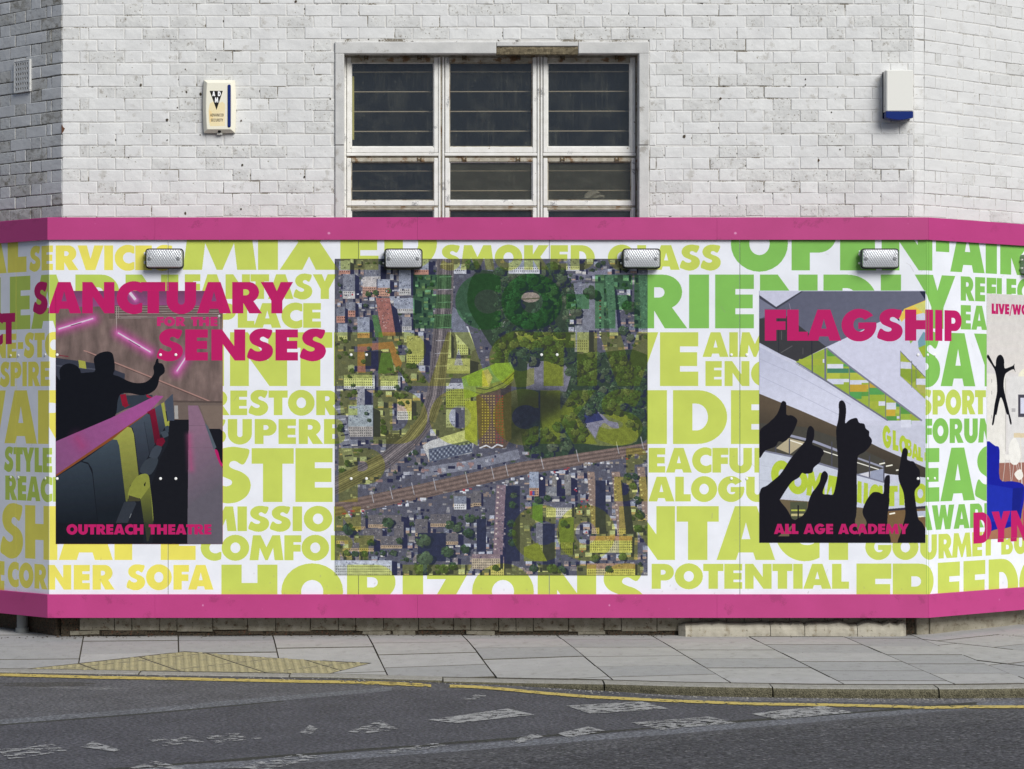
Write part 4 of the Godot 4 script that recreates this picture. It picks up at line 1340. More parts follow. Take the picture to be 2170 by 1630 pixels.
# a paving piece: outline in x,z with its top on the pavement; its edges hold the dirt of the joint
func paver(outline: PackedVector2Array, thick: float, bevel: float, lift: float, face: Material) -> ArrayMesh:
	var mb := MB.new()
	var sides := MB.new()
	var inner := outline
	var off := Geometry2D.offset_polygon(outline, -bevel, Geometry2D.JOIN_MITER)
	if off.size() == 1:
		inner = MB.align(outline, off[0])
	var top := func(p: Vector2, e: float) -> Vector3: return Vector3(p.x, pavement_y(p.x, p.y) + lift - e, p.y)
	var idx := Geometry2D.triangulate_polygon(inner)
	for i in range(0, idx.size(), 3):
		mb.tri(top.call(inner[idx[i]], 0.0), top.call(inner[idx[i + 1]], 0.0), top.call(inner[idx[i + 2]], 0.0), Vector3.UP)
	var cw := Geometry2D.is_polygon_clockwise(outline)
	for i in outline.size():
		var j := (i + 1) % outline.size()
		var d := outline[j] - outline[i]
		var o := Vector3(d.y, 0, -d.x) * (-1.0 if cw else 1.0)
		sides.quad(top.call(outline[i], bevel), top.call(outline[j], bevel), top.call(inner[j], 0.0), top.call(inner[i], 0.0), o.normalized() + Vector3.UP)
		sides.quad(top.call(outline[i], thick), top.call(outline[j], thick), top.call(outline[j], bevel), top.call(outline[i], bevel), o)
	if mb.v.size() == 0:
		return null
	var m := mb.mesh()
	m.surface_set_material(0, face)
	var arr := []
	arr.resize(Mesh.ARRAY_MAX)
	arr[Mesh.ARRAY_VERTEX] = sides.v
	arr[Mesh.ARRAY_NORMAL] = sides.n
	arr[Mesh.ARRAY_TEX_UV] = sides.uv
	m.add_surface_from_arrays(Mesh.PRIMITIVE_TRIANGLES, arr)
	m.surface_set_material(1, mats.joint)
	return m


func build_ground() -> void:
	var mb := MB.new()
	mb.quad(Vector3(-150, -0.16, -150), Vector3(150, -0.16, -150), Vector3(150, -0.16, 150), Vector3(-150, -0.16, 150), Vector3.UP)
	put("ground", mb.mesh(), mats.asphalt).set_meta("kind", "structure")
	build_road()
	build_pavement()
	build_kerb()
	build_markings()


func build_road() -> void:
	var road := Node3D.new()
	road.name = "road"
	add_child(road)
	road.set_meta("kind", "structure")
	var a := Art.new(-5.0, 0.8, 5.0, 5.8, 200.0, c8(82, 81, 84))
	# older surface between kerb and the first trench, trench patches, and the coarse lane in front
	var q := func(list: Array) -> PackedVector2Array:
		var o := PackedVector2Array()
		for i in range(0, list.size(), 2):
			o.append(on_road(list[i], list[i + 1]))
		return o
	a.fill([q.call([-900, 1380, 3200, 1400, 3200, 1540, 830, 1458, 0, 1531, -900, 1600])], c8(88, 87, 90))
	a.fill([q.call([-900, 1612, 0, 1533, 830, 1462, 1300, 1462, 2100, 1500, 1000, 1588, 400, 1636, -900, 1760])], c8(76, 75, 80))
	a.fill([q.call([400, 1636, 1000, 1590, 2100, 1502, 3200, 1430, 3200, 1900, 0, 1900])], c8(74, 73, 76))
	a.fill([q.call([1500, 1560, 2300, 1520, 3200, 1500, 3200, 1900, 600, 1900, 900, 1640])], c8(66, 65, 69))
	# strips along the gutter, darker on the left and paler on the right
	a.fill([q.call([-900, 1395, 0, 1422, 700, 1436, 1200, 1450, 1200, 1456, 700, 1443, 0, 1429, -900, 1400])], c8(74, 72, 74))
	a.fill([q.call([1260, 1452, 1500, 1476, 1950, 1483, 2300, 1482, 2300, 1488, 1950, 1490, 1480, 1484, 1240, 1460])], c8(104, 102, 104))
	# tar bands over the trench edges
	a.fill([q.call([-900, 1603, 0, 1525, 300, 1502, 560, 1478, 830, 1456, 830, 1464, 560, 1488, 300, 1512, 0, 1535, -900, 1616])], c8(102, 103, 107))
	a.fill([q.call([-300, 1668, 400, 1620, 1000, 1577, 1400, 1546, 1800, 1512, 2150, 1484, 2150, 1494, 1800, 1524, 1400, 1558, 1000, 1590, 400, 1634, -300, 1690])], c8(102, 103, 108))
	a.fill([q.call([-900, 1616, 0, 1535, 300, 1512, 600, 1485, 600, 1487, 300, 1515, 0, 1538, -900, 1620])], c8(54, 54, 50))
	var nz := RandomNumberGenerator.new()
	nz.seed = 9
	var edge := []
	var back := []
	for i in 36:
		var x := -100.0 + i * 62.0
		var y := 1655.0 - (x + 100.0) * 0.0763
		edge.append_array([x, y - 1.0 + nz.randf_range(-1.0, 1.0)])
		back = [x, y + 3.0 + nz.randf_range(-0.8, 1.6)] + back
	a.fill([q.call(edge + back)], c8(50, 50, 44))
	# oil stain by the yellow line, and a few patches of wear
	for i in 26:
		var p := on_road(nz.randf_range(40, 175), 1450 + nz.randf_range(-3, 4))
		a.disc(p.x, p.y, nz.randf_range(0.04, 0.14), nz.randf_range(0.02, 0.06), c8(70, 68, 66))
	for i in 16:
		var p2 := on_road(nz.randf_range(40, 260), 1456 + nz.randf_range(0, 6))
		a.disc(p2.x, p2.y, nz.randf_range(0.03, 0.12), nz.randf_range(0.008, 0.02), c8(112, 111, 112))
	a.mottle(noise_bytes(512, 401, 0.42, 2), 512, 0.36)
	a.mottle(noise_bytes(512, 403, 0.16, 2), 512, 0.40)
	a.mottle(noise_bytes(512, 405, 0.012, 4), 512, 0.10)
	# pale and dark chippings
	for i in 26000:
		var x := nz.randi() % a.w
		var y := nz.randi() % a.h
		var c := a.img.get_pixel(x, y)
		a.img.set_pixel(x, y, c.lerp(c8(170, 168, 164), nz.randf_range(0.1, 0.55)) if nz.randf() < 0.6 else c.darkened(0.5))
	var coarse: PackedVector2Array = q.call([500, 1640, 1000, 1596, 1600, 1545, 2200, 1500, 3200, 1440, 3200, 1900, 0, 1900])
	for i in 42000:
		var p3 := Vector2(nz.randf_range(-5, 5), nz.randf_range(2.6, 5.7))
		if Geometry2D.is_point_in_polygon(p3, coarse):
			var px := int((p3.x - a.ox) * a.k)
			var py := int((p3.y - a.oy) * a.k)
			var c0 := a.img.get_pixel(px, py)
			a.img.fill_rect(Rect2i(px, py, 2 + nz.randi() % 3, 2 + nz.randi() % 2), c0.lerp(c8(160, 158, 156), nz.randf_range(0.15, 0.5)) if nz.randf() < 0.42 else c0.darkened(nz.randf_range(0.3, 0.75)))
	var m := StandardMaterial3D.new()
	m.albedo_texture = a.texture()
	m.roughness = 0.9
	m.texture_repeat = false
	var f := FastNoiseLite.new()
	f.seed = 8
	f.frequency = 0.22
	f.fractal_octaves = 3
	var hi := f.get_image(2000, 1000)
	hi.convert(Image.FORMAT_L8)
	m.heightmap_enabled = true
	m.heightmap_texture = ImageTexture.create_from_image(hi)
	m.heightmap_scale = 0.9
	var mb := MB.new()
	mb.quad(Vector3(-5, ROAD_Y, 0.8), Vector3(5, ROAD_Y, 0.8), Vector3(5, ROAD_Y, 5.8), Vector3(-5, ROAD_Y, 5.8), Vector3.UP, Vector2(0, 0), Vector2(1, 0), Vector2(1, 1), Vector2(0, 1))
	put("near_surface", mb.mesh(), m, road)
	var mf := MB.new()
	for r in [[-60.0, -5.0, 0.8, 5.8], [5.0, 60.0, 0.8, 5.8], [-60.0, 60.0, 5.8, 15.0]]:
		mf.quad(Vector3(r[0], ROAD_Y, r[2]), Vector3(r[1], ROAD_Y, r[2]), Vector3(r[1], ROAD_Y, r[3]), Vector3(r[0], ROAD_Y, r[3]), Vector3.UP)
	put("far_surface", mf.mesh(), mats.asphalt, road)


func build_pavement() -> void:
	var pav := Node3D.new()
	pav.name = "pavement"
	add_child(pav)
	pav.set_meta("kind", "structure")
	# bedding seen in the joints
	var mb := MB.new()
	var st := 0.25
	for i in 64:
		for j in 32:
			var x0 := -8.0 + i * st
			var k0 := kerb_z(x0) - 0.1
			var k1 := kerb_z(x0 + st) - 0.1
			var pt := func(x: float, k: float, f: float) -> Vector3:
				var z := lerpf(-4.0, k, f)
				return Vector3(x, pavement_y(x, z) - 0.0085, z)
			mb.quad(pt.call(x0, k0, j / 32.0), pt.call(x0 + st, k1, j / 32.0), pt.call(x0 + st, k1, (j + 1) / 32.0), pt.call(x0, k0, (j + 1) / 32.0), Vector3.UP)
	put("bedding", mb.mesh(), mats.joint, pav)
	# the area to pave: up to the back of the kerb
	var area := PackedVector2Array([Vector2(-7, -4), Vector2(7, -4)])
	for i in 57:
		var x := 7.0 - i * 0.25
		area.append(Vector2(x, kerb_z(x) - 0.158))
	var tact := PackedVector2Array([Vector2(-2.95, 1.13), Vector2(-1.9, 0.5), Vector2(-0.74, 1.0), Vector2(-1.19, 1.6), Vector2(-2.9, 1.6)])
	# slabs run in strips that lean a little to the wall; beyond the corner they turn with the wall
	var lean := Vector2(0.098, 1.0).normalized()
	var split := on_pavement(1955, 1355)
	var wide := 0.61
	var x_zero := on_pavement(375, 1345).x
	var beyond := PackedVector2Array([split - lean * 6.0, split + lean * 6.0, Vector2(12, 6), Vector2(12, -6)])
	var before := PackedVector2Array([split - lean * 6.0, split + lean * 6.0, Vector2(-12, 6), Vector2(-12, -6)])
	var n := 0
	for side in 2:
		for i in range(-8, 16):
			var shift := rng.randf_range(0.0, 0.45)
			for j in range(-12, 12):
				var a := Vector2.ZERO
				var u := Vector2.ZERO
				var d := lean
				var long := 0.45
				if side == 0:
					a = Vector2(x_zero + i * wide, -0.2) + d * (j * long + shift)
					u = Vector2(wide / d.y, 0)
				else:
					d = Vector2(0.62, 0.785)
					u = Vector2(0.785, -0.62) * wide
					a = split + u * (i - 3) + d * (j * long + shift)
				if a.y > 3.4 or a.y < -2.6 or absf(a.x) > 5.6:
					continue
				if a.y + 0.4 < -0.3 and absf(a.x) < 2.4:
					continue
				var g := 0.004
				var un := u.normalized() * g
				var dn := d * 0.0062
				var o := PackedVector2Array([a + un + dn, a + u - un + dn, a + u - un + d * long - dn, a + un + d * long - dn])
				for cut in Geometry2D.intersect_polygons(o, before if side == 0 else beyond):
					for c2 in Geometry2D.intersect_polygons(cut, area):
						for c3 in Geometry2D.clip_polygons(c2, Geometry2D.offset_polygon(tact, 0.012)[0]):
							if Geometry2D.is_polygon_clockwise(c3):
								c3.reverse()
							if absf(area_of(c3)) < 0.004:
								continue
							var mat: Material = [mats.slab, mats.slab, mats.slab_pale, mats.slab_dark][rng.randi() % 4]
							var mesh := paver(c3, 0.05, 0.002, rng.randf_range(-0.0022, 0.0022), mat)
							if mesh:
								put("paving_slab" if n == 0 else "paving_slab_%03d" % n, mesh, null, pav)
								n += 1
	# buff tactile paving at the dropped kerb
	var t := 0
	var turn := Vector2(0.86, -0.51)
	var across := Vector2(0.51, 0.86)
	var dome := MB.new()
	dome.lathe(PackedVector2Array([Vector2(0.0175, 0.0), Vector2(0.013, 0.005), Vector2(0.0, 0.0055)]), 8)
	for i in range(-6, 7):
		for j in range(-6, 7):
			var c := Vector2(-1.9, 1.1) + turn * i * 0.4 + across * j * 0.4
			var g2 := 0.003
			var o2 := PackedVector2Array([c + turn * g2 + across * g2, c + turn * (0.4 - g2) + across * g2, c + turn * (0.4 - g2) + across * (0.4 - g2), c + turn * g2 + across * (0.4 - g2)])
			for c2 in Geometry2D.intersect_polygons(o2, tact):
				for c3 in Geometry2D.intersect_polygons(c2, area):
					if Geometry2D.is_polygon_clockwise(c3):
						c3.reverse()
					if absf(area_of(c3)) < 0.002:
						continue
					var mesh2 := paver(c3, 0.05, 0.003, 0.0, mats.tactile)
					if mesh2 == null:
						continue
					var slab := put("tactile_slab" if t == 0 else "tactile_slab_%03d" % t, mesh2, null, pav)
					t += 1
					var domes := MB.new()
					# blisters stand in lines square to the kerb
					for bx in range(-70, 40):
						for bz in 40:
							var p := Vector2(-1.9 + bx * 0.047 + bz * 0.005, 0.46 + bz * 0.047)
							if Geometry2D.is_point_in_polygon(p, c3) and Geometry2D.is_point_in_polygon(p + Vector2(0.016, 0), c3) and Geometry2D.is_point_in_polygon(p - Vector2(0.016, 0), c3):
								domes.add(dome, Transform3D(FLAT, Vector3(p.x, pavement_y(p.x, p.y) - 0.0005, p.y)))
					if domes.v.size():
						put("blisters", domes.mesh(), mats.tactile, slab).set_meta("kind", "stuff")


func area_of(p: PackedVector2Array) -> float:
	var s := 0.0
	for i in p.size():
		s += p[i].cross(p[(i + 1) % p.size()])
	return s * 0.5


func build_kerb() -> void:
	var kerb := Node3D.new()
	kerb.name = "kerb"
	add_child(kerb)
	kerb.set_meta("kind", "structure")
	var x := -6.6
	var k := 0
	while x < 6.6:
		var x1 := x + 0.9
		var top := MB.new()
		var face := MB.new()
		var n := 10
		var dy := rng.randf_range(-0.003, 0.003)
		for i in n:
			var rows := []
			for e in 2:
				var xx := lerpf(x + 0.004, x1 - 0.004, float(i + e) / n)
				var z := kerb_z(xx)
				var y := pavement_y(xx, z - 0.15) - 0.002 + dy
				var yf := y - 0.002
				var w := 0.003 * sin(xx * 23.0) * cos(xx * 7.0)
				rows.append([Vector3(xx, y, z - 0.152), Vector3(xx, yf, z - 0.03), Vector3(xx, yf - 0.006, z - 0.010 + w), Vector3(xx, yf - 0.018, z + w), Vector3(xx, minf(yf - 0.03, ROAD_Y + 0.02), z + 0.004 + w * 2.0), Vector3(xx, ROAD_Y - 0.05, z + 0.006)])
			for r in 5:
				var dst := top if r < 2 else face
				var out: Vector3 = [Vector3.UP, Vector3(0, 1, 0.4), Vector3(0, 0.7, 1), Vector3(0, 0.2, 1), Vector3(0, 0, 1)][r]
				dst.quad(rows[0][r], rows[1][r], rows[1][r + 1], rows[0][r + 1], out)
			if i == 0 or i == n - 1:
				var rr: Array = rows[0] if i == 0 else rows[1]
				for r in range(1, 5):
					face.tri(rr[0], rr[r], rr[r + 1], Vector3.LEFT if i == 0 else Vector3.RIGHT)
		var stone := put("kerb_stone" if k == 0 else "kerb_stone_%03d" % k, top.mesh(), mats.kerb_top, kerb)
		put("face", face.mesh(), mats.kerb_face, stone)
		x = x1
		k += 1


# paint that has flaked: flat flecks inside an outline (picture points on the road)
func flakes(list: Array, worn: float, seed_: int, cell := 0.006) -> MB:
	var o := PackedVector2Array()
	for i in range(0, list.size(), 2):
		o.append(on_road(list[i], list[i + 1]))
	return flecks(o, worn, seed_, cell)


func flecks(o: PackedVector2Array, worn: float, seed_: int, cell: float) -> MB:
	var f := FastNoiseLite.new()
	f.seed = seed_
	f.frequency = 9.0
	f.fractal_octaves = 4
	var lo := o[0]
	var hi := o[0]
	for p in o:
		lo = lo.min(p)
		hi = hi.max(p)
	var mb := MB.new()
	var z := lo.y
	while z < hi.y:
		var x := lo.x
		var start := INF
		while x < hi.x + cell:
			var keep := Geometry2D.is_point_in_polygon(Vector2(x, z), o) and f.get_noise_2d(x * 1.3 + z * 0.4, z * 1.7) + 0.5 * f.get_noise_2d(x * 6.0 + z * 4.0, z * 14.0) > worn
			if keep and start == INF:
				start = x
			elif not keep and start < INF:
				var y := ROAD_Y + 0.0035
				mb.quad(Vector3(start, y, z), Vector3(x, y, z), Vector3(x, y, z + cell), Vector3(start, y, z + cell), Vector3.UP)
				start = INF
			x += cell
		z += cell
	return mb


func build_markings() -> void:
	var group := "worn white road marks"
	var where := [
		[[905, 1527, 1075, 1503, 1132, 1516, 965, 1534], -0.20, "broad worn white road mark, largest of those left of centre"],
		[[1198, 1497, 1360, 1488, 1415, 1503, 1250, 1514], -0.16, "worn white road mark just below the middle of the yellow line"],
		[[1335, 1533, 1500, 1520, 1562, 1533, 1400, 1548], 0.0, "half flaked white road mark touching the long grey tar band"],
		[[1590, 1514, 1740, 1497, 1806, 1511, 1645, 1526], -0.16, "worn white road mark furthest right, between yellow line and tar band"],
		[[1180, 1556, 1245, 1541, 1280, 1550, 1205, 1565], -0.12, "small worn white fleck mark above the long tar band"],
		[[1080, 1572, 1130, 1556, 1150, 1562, 1100, 1576], -0.12, "tiny pale paint scrap low in the middle of the road"],
		[[735, 1552, 805, 1528, 845, 1547, 770, 1556], 0.08, "scuffed white paint scrap left of the broad road mark"],
		[[790, 1596, 920, 1576, 950, 1582, 815, 1600], 0.1, "faint white scratches of paint above the tar band's left half"],
		[[-10, 1590, 110, 1578, 140, 1592, 20, 1612], 0.14, "flaked white paint at the far left of the road"],
		[[170, 1584, 195, 1573, 255, 1590, 240, 1594], -0.2, "thin slanting white paint stroke at lower left"],
		[[310, 1568, 400, 1560, 432, 1574, 345, 1582], 0.2, "scattered white paint flecks at lower left of the road"],
		[[430, 1561, 500, 1554, 555, 1566, 455, 1576], 0.2, "scattered white paint flecks right of the lower left ones"],
		[[480, 1628, 630, 1600, 690, 1604, 560, 1634], 0.12, "long worn white stroke near the bottom edge of the road"],
		[[270, 1630, 330, 1614, 390, 1630, 330, 1640], 0.1, "worn white paint scrap cut by the bottom edge"],
		[[630, 1556, 655, 1538, 672, 1545, 655, 1560], 0.12, "small white paint chip beside the scuffed scrap"],
		[[975, 1482, 1020, 1470, 1030, 1476, 1000, 1486], 0.1, "pale paint trace below the yellow line's break"],
	]
	var k := 0
	for w in where:
		var mb := flakes(w[0], w[1], 500 + k)
		if mb.v.size() == 0:
			continue
		var o := put("road_marking" if k == 0 else "road_marking_%03d" % k, mb.mesh(), mats.white_line)
		tag(o, w[2], "road marking", group)
		k += 1
	# single yellow line along the gutter, broken where the trench crosses it
	var runs := [[-700, 1411, -300, 1421, 0, 1431, 200, 1436.5, 400, 1440, 600, 1444.5, 752, 1447], [752, 1447, 830, 1450, 912, 1453.5], [950, 1455, 1000, 1456.5, 1060, 1461, 1150, 1470, 1250, 1478, 1420, 1486.5, 1600, 1493, 1750, 1495, 1890, 1498], [1890, 1498, 1960, 1501, 2060, 1499, 2170, 1499, 2600, 1490]]
	var labels := ["long yellow line along the dropped kerb on the left", "broken stretch of yellow line in the middle of the gutter", "yellow line curving along the raised kerb", "smeared yellow line end at the right edge"]
	var worn := [-0.40, -0.16, -0.40, -0.30]
	for r in runs.size():
		var list: Array = runs[r]
		var half := 2.9 if r != 1 else 3.6
		var up := PackedVector2Array()
		var down := PackedVector2Array()
		for i in range(0, list.size(), 2):
			up.append(on_road(list[i], list[i + 1] - half))
			down.append(on_road(list[i], list[i + 1] + half))
		down.reverse()
		up.append_array(down)
		var m2 := flecks(up, worn[r], 600 + r, 0.009)
		var y := put("yellow_line" if r == 0 else "yellow_line_%03d" % r, m2.mesh(), mats.yellow_line)
		tag(y, labels[r], "road marking", "yellow line along the gutter")


# ---------------------------------------------------------------- the white brick building

const COURSE := 0.0765
const COURSE_TOP := 4.0755      # top of course 0
const WALL_L := -2.751
const WALL_R := 2.756

var brick_shapes := {}
var bricks_left := 300


# a painted brick: face at z = 0, edges uneven
func brick_mb(long: float, tall: float, seed_: int, ragged := 1.0) -> MB:
	var r := RandomNumberGenerator.new()
	r.seed = seed_
	var mb := MB.new()
	var hx := long * 0.5
	var hy := tall * 0.5
	var base := [Vector2(-hx, -hy), Vector2(-hx * 0.36, -hy), Vector2(hx * 0.3, -hy), Vector2(hx, -hy), Vector2(hx, 0), Vector2(hx, hy), Vector2(hx * 0.36, hy), Vector2(-hx * 0.3, hy), Vector2(-hx, hy), Vector2(-hx, 0)]
	var back := []
	var rim := []
	var face := []
	for p in base:
		var s := Vector2(signf(p.x) if absf(p.x) > hx * 0.9 else 0.0, signf(p.y) if absf(p.y) > hy * 0.9 else 0.0)
		var j := Vector2(r.randf_range(0, 0.0016), r.randf_range(0, 0.0014)) * ragged
		var o: Vector2 = p - s * j
		back.append(Vector3(o.x, o.y, -0.014))
		rim.append(Vector3(o.x, o.y, -0.0015 - r.randf() * 0.0010))
		var c: Vector2 = o - s * Vector2(r.randf_range(0.002, 0.005), r.randf_range(0.002, 0.005))
		face.append(Vector3(c.x, c.y, r.randf_range(-0.0008, 0.0006)))
	var mid := Vector3(r.randf_range(-0.02, 0.02) * long, 0, r.randf_range(-0.0004, 0.0012))
	for i in 10:
		var k := (i + 1) % 10
		var out := Vector3(base[i].x + base[k].x, (base[i].y + base[k].y) * 3.0, 0)
		mb.quad(back[i], back[k], rim[k], rim[i], out)
		mb.quad(rim[i], rim[k], face[k], face[i], out.normalized() + Vector3.BACK)
		mb.tri(mid, face[i], face[k], Vector3.BACK)
	return mb


func brick_shape(long: float, variant: int) -> Array:
	var key := "%d_%d" % [roundi(long * 1000.0), variant]
	if not brick_shapes.has(key):
		var mb := brick_mb(long, COURSE - 0.0026, roundi(long * 1000.0) * 31 + variant, 0.8 + 0.32 * (variant % 6))
		brick_shapes[key] = [mb, mb.mesh()]
	return brick_shapes[key]


# rows of bricks on a wall; frame: x along the wall, y up, z outwards. hole = [x0, x1, top]
func lay_bricks(wall: Node3D, frame: Transform3D, length: float, from_right: bool, hole: Array, grime: float, single: bool, phase := 0.0) -> void:
	var rest := {}
	for c in range(-3, 21):
		var y1 := COURSE_TOP - c * COURSE
		var yc := y1 - COURSE * 0.5
		var spans := []
		# Flemish bond: stretcher and header in turn, with a closer by the corner in every other course
		var x := 0.0
		var units := [0.114, 0.057] if c % 2 == 0 else [0.229]
		var nxt := 0 if c % 2 == 0 else 1
		while x < length:
			var u: float
			if units.size():
				u = units.pop_front()
			else:
				u = 0.2325 if nxt == 0 else 0.117
				nxt = 1 - nxt
				if rng.randf() < 0.05 and u > 0.2:
					units = [0.116]
					u = 0.116
			var e := minf(x + u, length)
			if e - x > 0.02:
				spans.append([x, e])
			x = e
		for s in spans:
			var parts := [s]
			if hole and y1 < hole[2] + 0.02:
				parts = []
				var a0: float = s[0]
				var a1: float = s[1]
				if a1 <= hole[0] or a0 >= hole[1]:
					parts.append(s)
				else:
					if a0 < hole[0] - 0.025: parts.append([a0, hole[0]])
					if a1 > hole[1] + 0.025: parts.append([hole[1], a1])
			for p in parts:
				var full: float = p[1] - p[0]
				var long := snappedf(full - 0.0026 - (rng.randf_range(0.0, 0.005) if rng.randf() < 0.3 else 0.0), 0.002)
				var mid: float = (p[0] + p[1]) * 0.5
				if from_right:
					mid = length - mid
				var shape := brick_shape(long, rng.randi() % 9)
				var at := Transform3D(Basis(Vector3.UP, rng.randf_range(-0.008, 0.008)) * Basis(Vector3.BACK, rng.randf_range(-0.006, 0.006)), Vector3(mid, yc + rng.randf_range(-0.0014, 0.0014) + 0.0022 * sin(mid * 2.3 + c * 1.7) + 0.0012 * sin(mid * 6.1 + c * 4.1), rng.randf_range(-0.0016, 0.0014)))
				var roll := rng.randf() + grime
				var mat: Material = mats.paint if roll < 0.72 else (mats.paint_worn if roll < 1.0 else mats.paint_grimy)
				if single and full > 0.2 and bricks_left > 0 and c > -2:
					put("brick" if bricks_left == 300 else "brick_%03d" % (300 - bricks_left), shape[1], mat, wall, frame * at)
					bricks_left -= 1
				else:
					if not rest.has(mat):
						rest[mat] = MB.new()
					rest[mat].add(shape[0], frame * at)
	for m in rest:
		put("brickwork", rest[m].mesh(), m, wall).set_meta("kind", "stuff")


func turned(corner: Vector3, turn: float, left: bool) -> Transform3D:
	# x runs along the wall away from the corner on the right, towards it on the left
	if left:
		return Transform3D(Basis(Vector3.UP, -turn), corner)
	return Transform3D(Basis(Vector3.UP, turn), corner)


func build_building() -> void:
	var b := thing("brick_building", "white painted brick building with a large steel framed window behind the hoarding", "building")
	var back := WALL_Z - 0.0034
	var thick := 0.25
	var top := 7.4
	# the window opening
	var o0 := at_z(728, 113, WALL_Z)
	var o1 := at_z(1353, 113, WALL_Z)
	var s0 := at_z(709, 88, WALL_Z)
	var s1 := at_z(1376, 88, WALL_Z)
	var sill := 2.0
	# front wall: joints and core
	var mb := MB.new()
	mb.box(Vector3(WALL_L + 0.008, -0.1, back - thick), Vector3(o0.x, top, back), 0)
	mb.box(Vector3(o1.x, -0.1, back - thick), Vector3(WALL_R - 0.001, top, back), 0)
	mb.box(Vector3(o0.x, o0.y, back - thick), Vector3(o1.x, top, back), 0)
	mb.box(Vector3(o0.x, -0.1, back - thick), Vector3(o1.x, sill, back), 0)
	var front := put("front_wall", mb.mesh(), mats.mortar, b)
	lay_bricks(front, Transform3D(Basis(), Vector3(WALL_L, 0, WALL_Z)), WALL_R - WALL_L, false, [s0.x - WALL_L, s1.x - WALL_L, s0.y], 0.0, true)
	# left return, in poor paint
	var lf := turned(Vector3(WALL_L, 0, WALL_Z), LEFT_TURN, true)
	var ml := MB.new()
	ml.t = lf
	ml.box(Vector3(-6.0, -0.1, -thick), Vector3(-0.006, top, -0.0034), 0)
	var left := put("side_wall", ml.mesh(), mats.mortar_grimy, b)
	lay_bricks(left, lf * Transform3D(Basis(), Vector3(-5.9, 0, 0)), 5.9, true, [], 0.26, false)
	# right return with its blunted corner
	var mid_turn := 0.36
	var facet := turned(Vector3(WALL_R, 0, WALL_Z), mid_turn, false)
	var c2 := facet * Vector3(0.082, 0, 0)
	var rf := turned(c2, RIGHT_TURN, false)
	var mr := MB.new()
	mr.t = facet
	mr.box(Vector3(0.0, -0.1, -thick), Vector3(0.081, top, -0.0034), 0)
	mr.t = rf
	mr.box(Vector3(0.004, -0.1, -thick), Vector3(6.0, top, -0.0034), 0)
	var right := put("side_wall", mr.mesh(), mats.mortar, b)
	lay_bricks(right, facet, 0.082, false, [], -0.25, false)
	lay_bricks(right, rf, 5.9, false, [], -0.2, true)
	# back and roof close the volume
	var lo := lf * Vector3(-6.0, 0, 0)
	var ro := rf * Vector3(6.0, 0, 0)
	var mk := MB.new()
	mk.box(Vector3(lo.x, -0.1, minf(lo.z, ro.z) - 0.3), Vector3(ro.x, top, minf(lo.z, ro.z) - 0.05), 0)
	put("rear_wall", mk.mesh(), mats.mortar, b)
	var mroof := MB.new()
	mroof.t = Transform3D(FLAT, Vector3(0, top, 0))
	mroof.slab(PackedVector2Array([Vector2(WALL_L, -WALL_Z - 0.01), Vector2(WALL_R, -WALL_Z - 0.01), Vector2(ro.x, -ro.z), Vector2(ro.x, -ro.z + 0.4), Vector2(lo.x, -lo.z + 0.4), Vector2(lo.x, -lo.z)]), 0.002, 0.2)
	put("roof", mroof.mesh(), mats.slab, b)
	build_window(b, o0, o1, s0, s1, sill)
	build_air_brick(b, lf)
	build_plinth(b, lf, rf)
	# knocks in the paint: small holes, plugs and a bare corner
	var chips := MB.new()
	for p in [[298, 180, 5], [393, 147, 3], [425, 199, 6], [354, 254, 6], [511, 256, 4], [376, 228, 3], [354, 297, 3], [513, 350, 5], [395, 195, 4], [424, 286, 3], [393, 452, 5], [511, 443, 4], [1450, 289, 7], [1735, 340, 5], [1780, 317, 4], [1707, 168, 3], [1707, 180, 3], [1527, 209, 5], [1762, 238, 3], [457, 126, 3], [700, 210, 4], [645, 375, 4], [627, 3, 5], [205, 460, 3]]:
		var at := at_z(p[0], p[1], WALL_Z)
		var q := PackedVector2Array()
		var s: float = p[2] / 327.0 * 0.55
		for k in 7:
			var an := TAU * k / 7.0
			q.append(Vector2(at.x + cos(an) * s * rng.randf_range(0.6, 1.1), at.y + sin(an) * s * rng.randf_range(0.7, 1.4)))
		chips.slab(q, WALL_Z - 0.004, WALL_Z + 0.0022)
	put("paint_chips", chips.mesh(), mats.plinth_dark, b).set_meta("kind", "stuff")
	var bare := MB.new()
	var cp := at_z(131, 274, WALL_Z)
	bare.slab(PackedVector2Array([Vector2(cp.x - 0.002, cp.y - 0.030), Vector2(cp.x + 0.012, cp.y - 0.012), Vector2(cp.x + 0.020, cp.y + 0.006), Vector2(cp.x + 0.010, cp.y + 0.012), Vector2(cp.x - 0.002, cp.y + 0.032)]), WALL_Z - 0.01, WALL_Z + 0.003)
	put("bare_corner", bare.mesh(), mats.rust, b)


